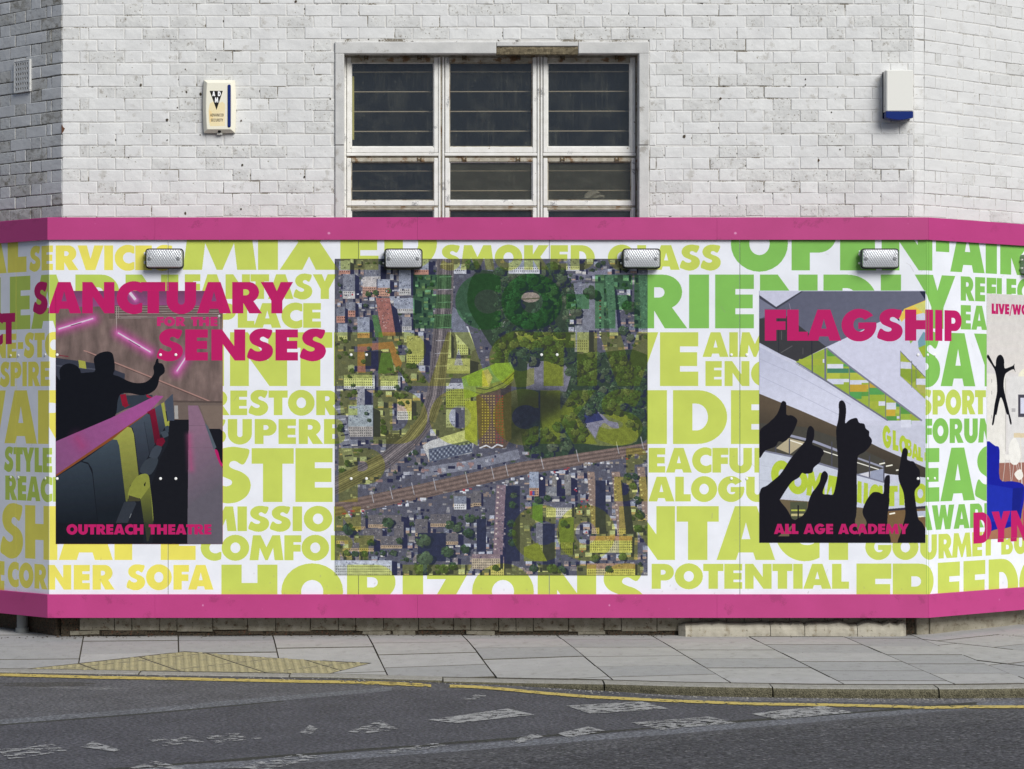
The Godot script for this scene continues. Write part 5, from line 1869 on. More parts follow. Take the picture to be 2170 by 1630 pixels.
func build_window(b: Node3D, o0: Vector3, o1: Vector3, s0: Vector3, s1: Vector3, sill: float) -> void:
	var win := Node3D.new()
	win.name = "window"
	b.add_child(win, true)
	var zf := WALL_Z + 0.012
	var zb := WALL_Z - 0.05
	# surround of painted blocks
	var ys := [sill, 2.62, 3.16, o0.y]
	for k in 3:
		for side in 2:
			var x0 := s0.x if side == 0 else o1.x
			var x1 := o0.x if side == 0 else s1.x
			var m := MB.new()
			m.box(Vector3(x0 + 0.002, ys[k] + 0.0015, zb), Vector3(x1 + (0.004 if side == 0 else -0.002), ys[k + 1] - 0.0015, zf - 0.002 * (k % 2)), 0.005)
			put("surround_block", m.mesh(), mats.stone, win)
	var cuts := [s0.x, at_z(1052, 0, zf).x, at_z(1225, 0, zf).x, s1.x]
	for k in 3:
		var m2 := MB.new()
		var y0 := o0.y - 0.004
		if k == 1:
			# the middle block has lost its face: only a thin top strip of paint is left
			m2.box(Vector3(cuts[k] + 0.001, at_z(0, 98, zf).y, zb), Vector3(cuts[k + 1] - 0.001, s0.y - 0.002, zf), 0.004)
		else:
			m2.box(Vector3(cuts[k] + 0.001, y0, zb), Vector3(cuts[k + 1] - 0.001, s0.y - 0.002, zf), 0.005)
		put("lintel_block", m2.mesh(), mats.stone, win)
	# ragged bare stone below it
	var rag := MB.new()
	var n := 26
	var ya := at_z(0, 113, zf).y - 0.006
	var yb := at_z(0, 98, zf).y
	for i in n:
		for j in 3:
			var g := []
			for e in 4:
				var ii := i + (1 if e == 1 or e == 2 else 0)
				var jj := j + (1 if e >= 2 else 0)
				var hsh := sin(ii * 12.9898 + jj * 78.233) * 43758.5453
				hsh -= floorf(hsh)
				g.append(Vector3(lerpf(cuts[1], cuts[2], float(ii) / n), lerpf(ya, yb, jj / 3.0), zf - 0.012 + hsh * 0.014 * (1.0 if jj < 3 else 0.2)))
			rag.quad(g[0], g[1], g[2], g[3], Vector3.BACK)
	put("bare_patch", rag.mesh(), mats.bare_stone, win)
	var under := MB.new()
	under.box(Vector3(cuts[1], ya, zb), Vector3(cuts[2], ya + 0.004, zf - 0.012), 0)
	put("bare_patch", under.mesh(), mats.bare_stone, win)
	# steel frame
	var z := WALL_Z - 0.115
	var Y := func(py: float) -> float: return at_z(0, py, z).y
	var X := func(px: float) -> float: return at_z(px, 0, z).x
	var bar := func(called: String, xa: float, ya2: float, xb: float, yb2: float, z0: float, z1: float, m: Material) -> void:
		var q := MB.new()
		q.box(Vector3(xa, ya2, z0), Vector3(xb, yb2, z1), 0.0025)
		put(called, q.mesh(), m, win)
	var left: float = o0.x
	var right: float = o1.x
	bar.call("frame_head", left, Y.call(121), right, o0.y + 0.02, z - 0.03, z + 0.012, mats.frame_worn)
	bar.call("frame_jamb", left, sill, X.call(734), Y.call(121), z - 0.03, z + 0.012, mats.frame_paint)
	bar.call("frame_jamb", X.call(1347), sill, right, Y.call(121), z - 0.03, z + 0.012, mats.frame_worn)
	for c in [[929, 941.5], [1138.5, 1149.5]]:
		bar.call("mullion", X.call(c[0]), sill, X.call(c[0] + 4.4), Y.call(121), z - 0.03, z + 0.016, mats.frame_paint)
		bar.call("mullion", X.call(c[1] - 4.4), sill, X.call(c[1]), Y.call(121), z - 0.03, z + 0.016, mats.frame_paint)
		bar.call("mullion_web", X.call(c[0] + 4.4), sill, X.call(c[1] - 4.4), Y.call(121), z - 0.03, z + 0.004, mats.frame_worn)
	var cols := [[734.0, 929.0], [942.0, 1138.0], [1150.0, 1347.0]]
	for c in cols:
		bar.call("transom", X.call(c[0]) + 0.0005, Y.call(331), X.call(c[1]) - 0.0005, Y.call(324.5), z - 0.03, z + 0.020, mats.frame_paint)
		bar.call("transom_drip", X.call(c[0]) + 0.0005, Y.call(335), X.call(c[1]) - 0.0005, Y.call(331), z - 0.03, z + 0.002, mats.frame_worn)
		bar.call("transom", X.call(c[0]) + 0.0005, Y.call(440), X.call(c[1]) - 0.0005, Y.call(437), z - 0.03, z + 0.012, mats.frame_worn)
	var rows := [[122.0, 324.0, 11.0, 12.0], [335.5, 436.5, 8.0, 11.0], [440.5, 620.0, 5.0, 10.0]]
	var k3 := 0
	for r in 3:
		for ci in 3:
			var c: Array = cols[ci]
			var row: Array = rows[r]
			var xa: float = X.call(c[0] + 1.0)
			var xb: float = X.call(c[1] - 1.0)
			var yt: float = Y.call(row[0])
			var ybm: float = Y.call(row[1])
			var wl := 9.0 / 326.0
			var wr := 8.5 / 326.0
			var wt: float = row[2] / 326.0
			var wb: float = row[3] / 326.0
			if r == 0 and ci == 2:
				wr = 0.034
			var m := MB.new()
			var zz := z + 0.018
			# stiles and rails, with a stepped putty line to the glass
			m.box(Vector3(xa, ybm, z - 0.012), Vector3(xa + wl, yt, zz), 0.003)
			m.box(Vector3(xb - wr, ybm, z - 0.012), Vector3(xb, yt, zz), 0.003)
			m.box(Vector3(xa + wl, ybm, z - 0.012), Vector3(xb - wr, ybm + wb, zz - 0.0005), 0.003)
			var s := put("sash", m.mesh(), mats.frame_paint, win)
			var mt := MB.new()
			mt.box(Vector3(xa + wl, yt - wt, z - 0.012), Vector3(xb - wr, yt, zz - 0.0005), 0.003)
			put("sash_head", mt.mesh(), mats.frame_worn, win)
			var put_ := MB.new()
			var g0 := Vector3(xa + wl, ybm + wb, z)
			var g1 := Vector3(xb - wr, yt - wt, z)
			var pw := 0.006
			for e in [[g0.x, g0.y, g0.x + pw, g1.y], [g1.x - pw, g0.y, g1.x, g1.y], [g0.x + pw, g0.y, g1.x - pw, g0.y + pw], [g0.x + pw, g1.y - pw, g1.x - pw, g1.y]]:
				put_.box(Vector3(e[0], e[1], z - 0.010), Vector3(e[2], e[3], z + 0.008), 0.003)
			put("putty", put_.mesh(), mats.frame_worn if (r + ci) % 2 else mats.frame_paint, win)
			var gl := MB.new()
			gl.box(Vector3(g0.x + 0.001, g0.y + 0.001, z - 0.006), Vector3(g1.x - 0.001, g1.y - 0.001, z - 0.002), 0)
			put("pane", gl.mesh(), mats.glass if not (r == 1 and ci > 0) else mats.glass_dusty, win)
			var dm := MB.new()
			var du := Vector2(rng.randf() * 0.5, rng.randf() * 0.5)
			dm.quad(Vector3(g0.x + pw, g0.y + pw, z - 0.0014), Vector3(g1.x - pw, g0.y + pw, z - 0.0014), Vector3(g1.x - pw, g1.y - pw, z - 0.0014), Vector3(g0.x + pw, g1.y - pw, z - 0.0014), Vector3.BACK, du, du + Vector2(0.5, 0), du + Vector2(0.5, -0.5), du + Vector2(0, -0.5))
			put("dust_film", dm.mesh(), mats.dust, win)
			# hinges along the top edge
			for hx in [c[0] + 42.0, c[1] - 40.0]:
				if r == 2 or (r == 1 and ci == 0 and hx < 800):
					continue
				var hm := MB.new()
				var hc: float = X.call(hx)
				for sd in [-1.0, 1.0]:
					hm.box(Vector3(hc + sd * 0.011 - 0.003, yt - 0.020, zz - 0.004), Vector3(hc + sd * 0.011 + 0.003, yt + 0.008, zz + 0.008), 0.001)
				hm.box(Vector3(hc - 0.008, yt - 0.014, zz - 0.004), Vector3(hc + 0.008, yt - 0.007, zz + 0.006), 0.001)
				put("hinge", hm.mesh(), mats.brass, win)
			k3 += 1
	# bars behind the glass and the dark room
	for py in [153.0, 195.0, 237.0, 279.0, 321.0, 363.0, 405.0, 447.0]:
		var t := MB.new()
		var yy := at_z(0, py, z - 0.06).y
		t.tube(Vector3(left - 0.02, yy, z - 0.06), Vector3(right + 0.02, yy + 0.004, z - 0.06), 0.0042, 0.0042, 8)
		put("inner_bar", t.mesh(), mats.bar, win)
	var strip := MB.new()
	strip.box(Vector3(X.call(744), Y.call(295), z - 0.05), Vector3(X.call(750), Y.call(160), z - 0.04), 0.001)
	put("blind_edge", strip.mesh(), mats.blind, win)
	var room := MB.new()
	var r0 := Vector3(-2.2, 1.8, -4.2)
	var r1 := Vector3(2.2, 4.4, WALL_Z - 0.0034 - 0.251)
	room.box(Vector3(r0.x - 0.05, r0.y - 0.05, r0.z), Vector3(r0.x, r1.y + 0.05, r1.z), 0)
	room.box(Vector3(r1.x, r0.y - 0.05, r0.z), Vector3(r1.x + 0.05, r1.y + 0.05, r1.z), 0)
	room.box(Vector3(r0.x, r0.y - 0.05, r0.z), Vector3(r1.x, r0.y, r1.z), 0)
	room.box(Vector3(r0.x, r1.y, r0.z), Vector3(r1.x, r1.y + 0.05, r1.z), 0)
	room.box(Vector3(r0.x - 0.05, r0.y - 0.05, r0.z - 0.05), Vector3(r1.x + 0.05, r1.y + 0.05, r0.z), 0)
	put("inner_room", room.mesh(), mats.room, b)
	# a crumpled sheet left on the inside ledge
	var pm := MB.new()
	var pa := at_z(1238, 420, z - 0.03)
	for i in 5:
		for j in 3:
			var g := []
			for e in 4:
				var ii := i + (1 if e == 1 or e == 2 else 0)
				var jj := j + (1 if e >= 2 else 0)
				var hsh := sin(ii * 3.7 + jj * 9.1) * 0.5 + 0.5
				g.append(pa + Vector3(ii * 0.026 + hsh * 0.006, jj * (0.008 + 0.010 * sin(ii * 0.7)) + hsh * 0.004, -hsh * 0.02))
			pm.quad(g[0], g[1], g[2], g[3], Vector3.BACK)
	put("paper_scrap", pm.mesh(), mats.paper, win)
	var ledge := MB.new()
	ledge.box(Vector3(left, at_z(0, 424, z).y - 0.02, z - 0.10), Vector3(right, at_z(0, 424, z).y - 0.006, z - 0.031), 0.002)
	put("inner_ledge", ledge.mesh(), mats.frame_worn, win)


func build_air_brick(b: Node3D, lf: Transform3D) -> void:
	var vent := Node3D.new()
	vent.name = "air_brick"
	b.add_child(vent, true)
	vent.transform = lf * Transform3D(Basis(), Vector3(-0.43, 3.644, 0.0088))
	var w := 0.165
	var h := 0.196
	var m := MB.new()
	m.box(Vector3(-w / 2, -h / 2, -0.012), Vector3(w / 2, h / 2, -0.0061), 0)
	put("hole_shade", m.mesh(), mats.dark, vent)  # solid black backing, painted for the shade inside the holes
	# plate as a lattice, so that the holes are holes
	var p := MB.new()
	var n := 6
	var gx := 0.122
	var gy := 0.162
	var hole := Vector2(0.0115, 0.016)
	var xs := [-w / 2]
	var ys := [-h / 2]
	for i in n:
		var cx := -gx / 2 + gx * i / (n - 1)
		var cy := -gy / 2 + gy * i / (n - 1)
		xs.append_array([cx - hole.x / 2, cx + hole.x / 2])
		ys.append_array([cy - hole.y / 2, cy + hole.y / 2])
	xs.append(w / 2)
	ys.append(h / 2)
	for i in range(0, xs.size() - 1):
		for j in range(0, ys.size() - 1):
			if i % 2 == 1 and j % 2 == 1:
				continue
			p.box(Vector3(xs[i], ys[j], 0.0015), Vector3(xs[i + 1], ys[j + 1], 0.004), 0)
	put("plate", p.mesh(), mats.paint_worn, vent)
	var f := MB.new()
	for e in [[-w / 2 - 0.008, -h / 2 - 0.008, w / 2 + 0.008, -h / 2], [-w / 2 - 0.008, h / 2, w / 2 + 0.008, h / 2 + 0.008], [-w / 2 - 0.008, -h / 2, -w / 2, h / 2], [w / 2, -h / 2, w / 2 + 0.008, h / 2]]:
		f.box(Vector3(e[0], e[1], -0.02), Vector3(e[2], e[3], 0.0055), 0.002)
	put("rim", f.mesh(), mats.paint_worn, vent)


func build_plinth(b: Node3D, lf: Transform3D, rf: Transform3D) -> void:
	var base := MB.new()
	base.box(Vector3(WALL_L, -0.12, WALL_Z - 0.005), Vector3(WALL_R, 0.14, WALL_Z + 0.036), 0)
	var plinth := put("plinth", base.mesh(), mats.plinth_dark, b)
	# one rough painted course seen under the hoarding, then broken footings
	var x := WALL_L + 0.12
	while x < WALL_R - 0.1:
		var w: float = [0.225, 0.112, 0.23, 0.18][rng.randi() % 4]
		var y0 := 0.026 + rng.randf_range(-0.008, 0.006)
		var m := brick_mb(w - 0.002, 0.125 - y0, rng.randi(), 1.2)
		put("plinth_brick", m.mesh(), mats.plinth, plinth, Transform3D(Basis(), Vector3(x + w / 2, (0.125 + y0) / 2, WALL_Z + 0.054 + rng.randf_range(-0.004, 0.004))))
		x += w
	x = WALL_L + 0.05
	while x < 1.15:
		var w2 := rng.randf_range(0.10, 0.34)
		if rng.randf() < 0.85:
			var m2 := brick_mb(w2 - 0.01, rng.randf_range(0.024, 0.038), rng.randi(), 3.0)
			put("footing_stone", m2.mesh(), mats.plinth if rng.randf() < 0.6 else mats.plinth_dark, plinth, Transform3D(Basis(Vector3.BACK, rng.randf_range(-0.05, 0.05)), Vector3(x + w2 / 2, 0.012, WALL_Z + 0.050 + rng.randf_range(-0.006, 0.008))))
		x += w2
	# a fillet of concrete run along the foot of the wall
	var xa := at_z(1437, 0, -0.1).x
	var xb := at_z(1920, 0, -0.1).x
	var breaks := [0.0, 0.40, 0.55, 0.78, 1.0]
	var f := FastNoiseLite.new()
	f.seed = 4
	f.frequency = 6.0
	for k in 4:
		var m3 := MB.new()
		var n := 14
		var prof := func(i: int, e: int) -> Vector3:
			var u := lerpf(breaks[k], breaks[k + 1], float(i) / n)
			var xx := lerpf(xa, xb, u) + (0.002 if i == 0 else (-0.002 if i == n else 0.0))
			var end := 1.0 - 0.55 * (1.0 - smoothstep(0.0, 0.02, u)) - 0.55 * smoothstep(0.97, 1.0, u)
			var hgt := (0.088 + 0.024 * f.get_noise_1d(xx * 1.6)) * lerpf(0.75, 1.0, end)
			var out := 0.105 * end + 0.008 * f.get_noise_2d(xx, 5.0)
			var a := [Vector2(0, hgt), Vector2(out * 0.55, hgt - 0.004), Vector2(out * 0.88, hgt * 0.8), Vector2(out, hgt * 0.5), Vector2(out * 1.02, hgt * 0.2), Vector2(out * 0.98, -0.02)]
			var q: Vector2 = a[e]
			return Vector3(xx, q.y, WALL_Z + 0.036 + q.x * 0.95)
		for i in n:
			for e in 5:
				m3.quad(prof.call(i, e), prof.call(i + 1, e), prof.call(i + 1, e + 1), prof.call(i, e + 1), Vector3(0, 1.0 - e * 0.22, 0.2 + e * 0.2))
		for e in range(1, 5):
			m3.tri(prof.call(0, 0), prof.call(0, e), prof.call(0, e + 1), Vector3.LEFT)
			m3.tri(prof.call(n, 0), prof.call(n, e), prof.call(n, e + 1), Vector3.RIGHT)
		put("concrete_fillet", m3.mesh(), mats.concrete, plinth)
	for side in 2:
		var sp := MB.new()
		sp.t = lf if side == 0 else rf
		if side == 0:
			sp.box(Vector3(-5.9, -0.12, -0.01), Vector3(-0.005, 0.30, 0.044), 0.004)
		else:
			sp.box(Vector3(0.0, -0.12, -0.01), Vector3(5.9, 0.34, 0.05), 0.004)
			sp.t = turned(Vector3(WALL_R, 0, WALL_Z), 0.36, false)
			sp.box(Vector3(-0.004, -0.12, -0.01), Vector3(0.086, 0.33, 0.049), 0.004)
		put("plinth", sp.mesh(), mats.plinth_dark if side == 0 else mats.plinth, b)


# ---------------------------------------------------------------- the hoarding

const CORNER_L := -2.8097      # x of the two corners of the panels
const CORNER_R := 2.8097


func print_x(u: float) -> float:      # print units -> metres on the front
	return (u - 1034.0) / UNIT


func print_y(v: float) -> float:
	return EYE.y - (v - 850.0) / UNIT


# a board in a wall frame (x along, y up, z out) whose face carries part of a print
func board(frame: Transform3D, x0: float, x1: float, y0: float, y1: float, z0: float, z1: float, a: Art, u0: float, u1: float, v0: float, v1: float) -> ArrayMesh:
	var mb := MB.new()
	mb.t = frame
	var U := func(u: float) -> float: return (u - a.ox) * a.k / a.w
	var V := func(v: float) -> float: return (v - a.oy) * a.k / a.h
	var e := 0.0006
	mb.quad(Vector3(x0 + e, y0 + e, z1), Vector3(x1 - e, y0 + e, z1), Vector3(x1 - e, y1 - e, z1), Vector3(x0 + e, y1 - e, z1), Vector3.BACK, Vector2(U.call(u0), V.call(v1)), Vector2(U.call(u1), V.call(v1)), Vector2(U.call(u1), V.call(v0)), Vector2(U.call(u0), V.call(v0)))
	var su := Vector2(U.call(u0 + (u1 - u0) * 0.5), 0.001)
	var ring4 := [Vector2(x0, y0), Vector2(x1, y0), Vector2(x1, y1), Vector2(x0, y1)]
	var in4 := [Vector2(x0 + e, y0 + e), Vector2(x1 - e, y0 + e), Vector2(x1 - e, y1 - e), Vector2(x0 + e, y1 - e)]
	var outs := [Vector3.DOWN, Vector3.RIGHT, Vector3.UP, Vector3.LEFT]
	for i in 4:
		var j := (i + 1) % 4
		var A := Vector3(ring4[i].x, ring4[i].y, z0)
		var B := Vector3(ring4[j].x, ring4[j].y, z0)
		var C := Vector3(ring4[j].x, ring4[j].y, z1 - e)
		var D := Vector3(ring4[i].x, ring4[i].y, z1 - e)
		mb.quad(A, B, C, D, outs[i], su, su, su, su)
		mb.quad(D, C, Vector3(in4[j].x, in4[j].y, z1), Vector3(in4[i].x, in4[i].y, z1), outs[i] + Vector3.BACK, su, su, su, su)
	mb.quad(Vector3(x0, y0, z0), Vector3(x1, y0, z0), Vector3(x1, y1, z0), Vector3(x0, y1, z0), Vector3.FORWARD, su, su, su, su)
	return mb.mesh()


func print_material(a: Art, rough := 0.38) -> StandardMaterial3D:
	var m := StandardMaterial3D.new()
	m.albedo_texture = a.texture()
	m.texture_repeat = false
	m.roughness = rough
	m.metallic_specular = 0.32
	return m


# scuffs, splashes and a little general soiling on the printed boards
func weather(a: Art) -> void:
	var r := RandomNumberGenerator.new()
	r.seed = int(a.ox) + 5000
	a.mottle(noise_bytes(512, 341, 0.008, 4), 512, 0.022)
	a.from(0, 0, 1)
	for i in 22:
		var x := r.randf_range(a.ox, a.ox + a.w / a.k)
		var y := 1262.0 - absf(r.randfn(0.0, 26.0))
		a.halo(x, y, x + r.randf_range(-1.5, 1.5), y + r.randf_range(0, 3), r.randf_range(1.2, 3.2), c8(150, 145, 136), r.randf_range(0.15, 0.45))
	for i in 16:
		var x := r.randf_range(a.ox, a.ox + a.w / a.k)
		var y := r.randf_range(520, 1240)
		a.halo(x, y, x + r.randf_range(-9, 9), y + r.randf_range(-3, 14), r.randf_range(1.0, 1.8), c8(150, 146, 140), r.randf_range(0.2, 0.5))


func build_hoarding() -> void:
	make_glyphs()
	var h := thing("hoarding", "long printed hoarding with pink rails, green and yellow words and photo posters", "hoarding")
	var white := c8(229, 231, 238)
	var arts := [Art.new(-620, 500, 356, 1268, 1.7, white), Art.new(356, 500, 1164, 1268, 1.7, white), Art.new(1164, 500, 1964, 1268, 1.7, white), Art.new(1964, 500, 2800, 1268, 1.7, white)]
	var skins := []
	for a in arts:
		print_words(a)
		print_titles(a)
		weather(a)
		skins.append(print_material(a))
	stage("words")
	var front := Transform3D()
	var lf := turned(Vector3(CORNER_L, 0, 0), LEFT_TURN, true)
	var rf := turned(Vector3(CORNER_R, 0, 0), RIGHT_TURN, false)
	var y0 := print_y(1266)
	var y1 := print_y(502)
	var gap := 0.0015
	# front panels
	var seams := [104.0, 356.0, 759.5, 1164.0, 1568.0, 1964.0]
	for i in 5:
		var ai := 0 if i == 0 else (1 if i < 3 else 2)
		var g0 := 0.0 if i == 0 else gap
		var g1 := 0.0 if i == 4 else gap
		# boards are never quite true: each stands a hair out of line
		var warp := Transform3D(Basis(Vector3.UP, [0.0016, -0.0018, 0.0012, -0.0010, 0.0015][i]), Vector3.ZERO)
		var pivot := Vector3(print_x((seams[i] + seams[i + 1]) * 0.5), 0, -0.0008)
		var lay := Transform3D(Basis(), pivot) * warp * Transform3D(Basis(), -Vector3(pivot.x, 0, 0))
		put("panel", board(lay, print_x(seams[i]) + g0, print_x(seams[i + 1]) - g1, y0, y1, -0.012, 0.0, arts[ai], seams[i] + g0 * UNIT, seams[i + 1] - g1 * UNIT, 502, 1266), skins[ai], h)
	# returns
	var run := 0.0
	for s in [121.0, 404.0]:
		put("panel", board(lf, -(run + s) / UNIT + gap, -run / UNIT - 0.0005, y0, y1, -0.012, 0.0, arts[0], 104.0 - run - s, 104.0 - run, 502, 1266), skins[0], h)
		run += s
	run = 0.0
	for s in [7.0, 404.0, 404.0]:
		put("panel", board(rf, run / UNIT + 0.0005, (run + s) / UNIT - gap, y0, y1, -0.012, 0.0, arts[3], 1964.0 + run, 1964.0 + run + s, 502, 1266), skins[3], h)
		run += s
	stage("panels")
	# posters: thin sheets over the panels
	var th := theatre_art()
	var ac := academy_art()
	var fl := flat_art()
	stage("posters")
	var mp := map_art()
	stage("map")
	var sheets := [[th, front, 118.0, 472.0, 616.5, 1153.0, 0.0, "poster of a theatre with neon lights, rows of seats and dark silhouettes"], [mp, front, 709.5, 1372.5, 548.5, 1219.5, 0.0, "large square aerial photograph of a city with railway, park and tower"], [ac, front, 1609.0, 1961.5, 616.0, 1150.5, 0.0, "poster of a white building behind raised hands in silhouette"], [fl, rf, 2170.0, 2522.0, 616.5, 1150.5, 1964.0, "poster of a bright flat with blue armchair and leaping silhouette"]]
	for s in sheets:
		var a: Art = s[0]
		var x0: float = print_x(s[2]) if s[6] == 0.0 else (s[2] - s[6]) / UNIT
		var x1: float = print_x(s[3]) if s[6] == 0.0 else (s[3] - s[6]) / UNIT
		var o := put("poster", board(s[1], x0, x1, print_y(s[5]), print_y(s[4]), -0.0004, 0.0022, a, s[2], s[3], s[4], s[5]), print_material(a, 0.34), h)
		o.set_meta("label", s[7])
	# pink rails, mitred at the corners
	for r in [[461.0, 508.5], [1259.5, 1309.0]]:
		var ya: float = EYE.y - (r[1] - 850.0) / UNIT
		var yb: float = EYE.y - (r[0] - 850.0) / UNIT
		var out := 0.020
		var inn := -0.030
		var po := [lf * Vector3(-1.6, 0, out), mitre(CORNER_L, LEFT_TURN, out, -1.0), mitre(CORNER_R, RIGHT_TURN, out, 1.0), rf * Vector3(2.5, 0, out)]
		var pi := [lf * Vector3(-1.6, 0, inn), mitre(CORNER_L, LEFT_TURN, inn, -1.0), mitre(CORNER_R, RIGHT_TURN, inn, 1.0), rf * Vector3(2.5, 0, inn)]
		var cutsf := [[0.0, 1.0], [0.0, 0.122, 0.42, 0.76, 1.0], [0.0, 1.0]]
		for k in 3:
			for c in cutsf[k].size() - 1:
				var f0: float = cutsf[k][c]
				var f1: float = cutsf[k][c + 1]
				var A: Vector3 = po[k].lerp(po[k + 1], f0)
				var B: Vector3 = po[k].lerp(po[k + 1], f1)
				var C: Vector3 = pi[k].lerp(pi[k + 1], f1)
				var D: Vector3 = pi[k].lerp(pi[k + 1], f0)
				var shy := (B - A).normalized() * 0.0005
				A += shy; D += shy; B -= shy; C -= shy
				var mb := MB.new()
				mb.t = Transform3D(FLAT, Vector3(0, ya, 0))
				mb.slab(PackedVector2Array([Vector2(A.x, -A.z), Vector2(B.x, -B.z), Vector2(C.x, -C.z), Vector2(D.x, -D.z)]), 0.0, yb - ya, 0.0025)
				put("rail", mb.mesh(), mats.pink, h)
	# screw caps in two rows
	var cap := MB.new()
	cap.lathe(PackedVector2Array([Vector2(0.0095, 0.0), Vector2(0.0088, 0.003), Vector2(0.006, 0.0048), Vector2(0.0, 0.0055)]), 12)
	var cap_mesh := cap.mesh()
	for v in [752.0, 1014.5]:
		for u in [121.0, 340.0, 372.5, 744.0, 776.5, 1147.5, 1180.5, 1550.0, 1582.5, 1945.5]:
			var on_sheet: bool = (u > 118 and u < 472) or (u > 709 and u < 1373) or u > 1609
			put("screw_cap", cap_mesh, mats.cap_white, h, Transform3D(Basis(), Vector3(print_x(u), print_y(v), 0.0022 if on_sheet else 0.0)))
		for s in [14.0, 112.0, 141.0]:
			put("screw_cap", cap_mesh, mats.cap_dull, h, lf * Transform3D(Basis(), Vector3(-s / UNIT, print_y(v), 0.0)))
		for s in [3.5, 27.0, 395.0]:
			put("screw_cap", cap_mesh, mats.cap_white, h, rf * Transform3D(Basis(), Vector3(s / UNIT, print_y(v), 0.0)))
	# timber frame behind, and the steel post that shows under the left return
	for x in [-2.6, -1.3, 0.0, 1.3, 2.6]:
		var bt := MB.new()
		bt.box(Vector3(x - 0.025, print_y(1300), -0.075), Vector3(x + 0.025, print_y(470), -0.0305), 0.002)
		put("batten", bt.mesh(), mats.ply, h)
		var arm := MB.new()
		arm.box(Vector3(x - 0.02, 1.9, WALL_Z - 0.01), Vector3(x + 0.02, 1.94, -0.0751), 0.002)
		put("bracket", arm.mesh(), mats.ply, h)
	var foot := MB.new()
	foot.t = lf
	foot.tube(Vector3(-0.395, pavement_y(-3.05, -0.3) - 0.004, -0.07), Vector3(-0.395, 1.2, -0.07), 0.036, 0.036, 18)
	foot.tube(Vector3(-0.395, pavement_y(-3.05, -0.3) - 0.004, -0.07), Vector3(-0.395, 0.028, -0.07), 0.046, 0.044, 18)
	put("post", foot.mesh(), mats.post, h)


func mitre(x: float, turn: float, out: float, side: float) -> Vector3:
	return Vector3(x + side * out * tan(turn * 0.5), 0, out)


# ---------------------------------------------------------------- lamps on the hoarding

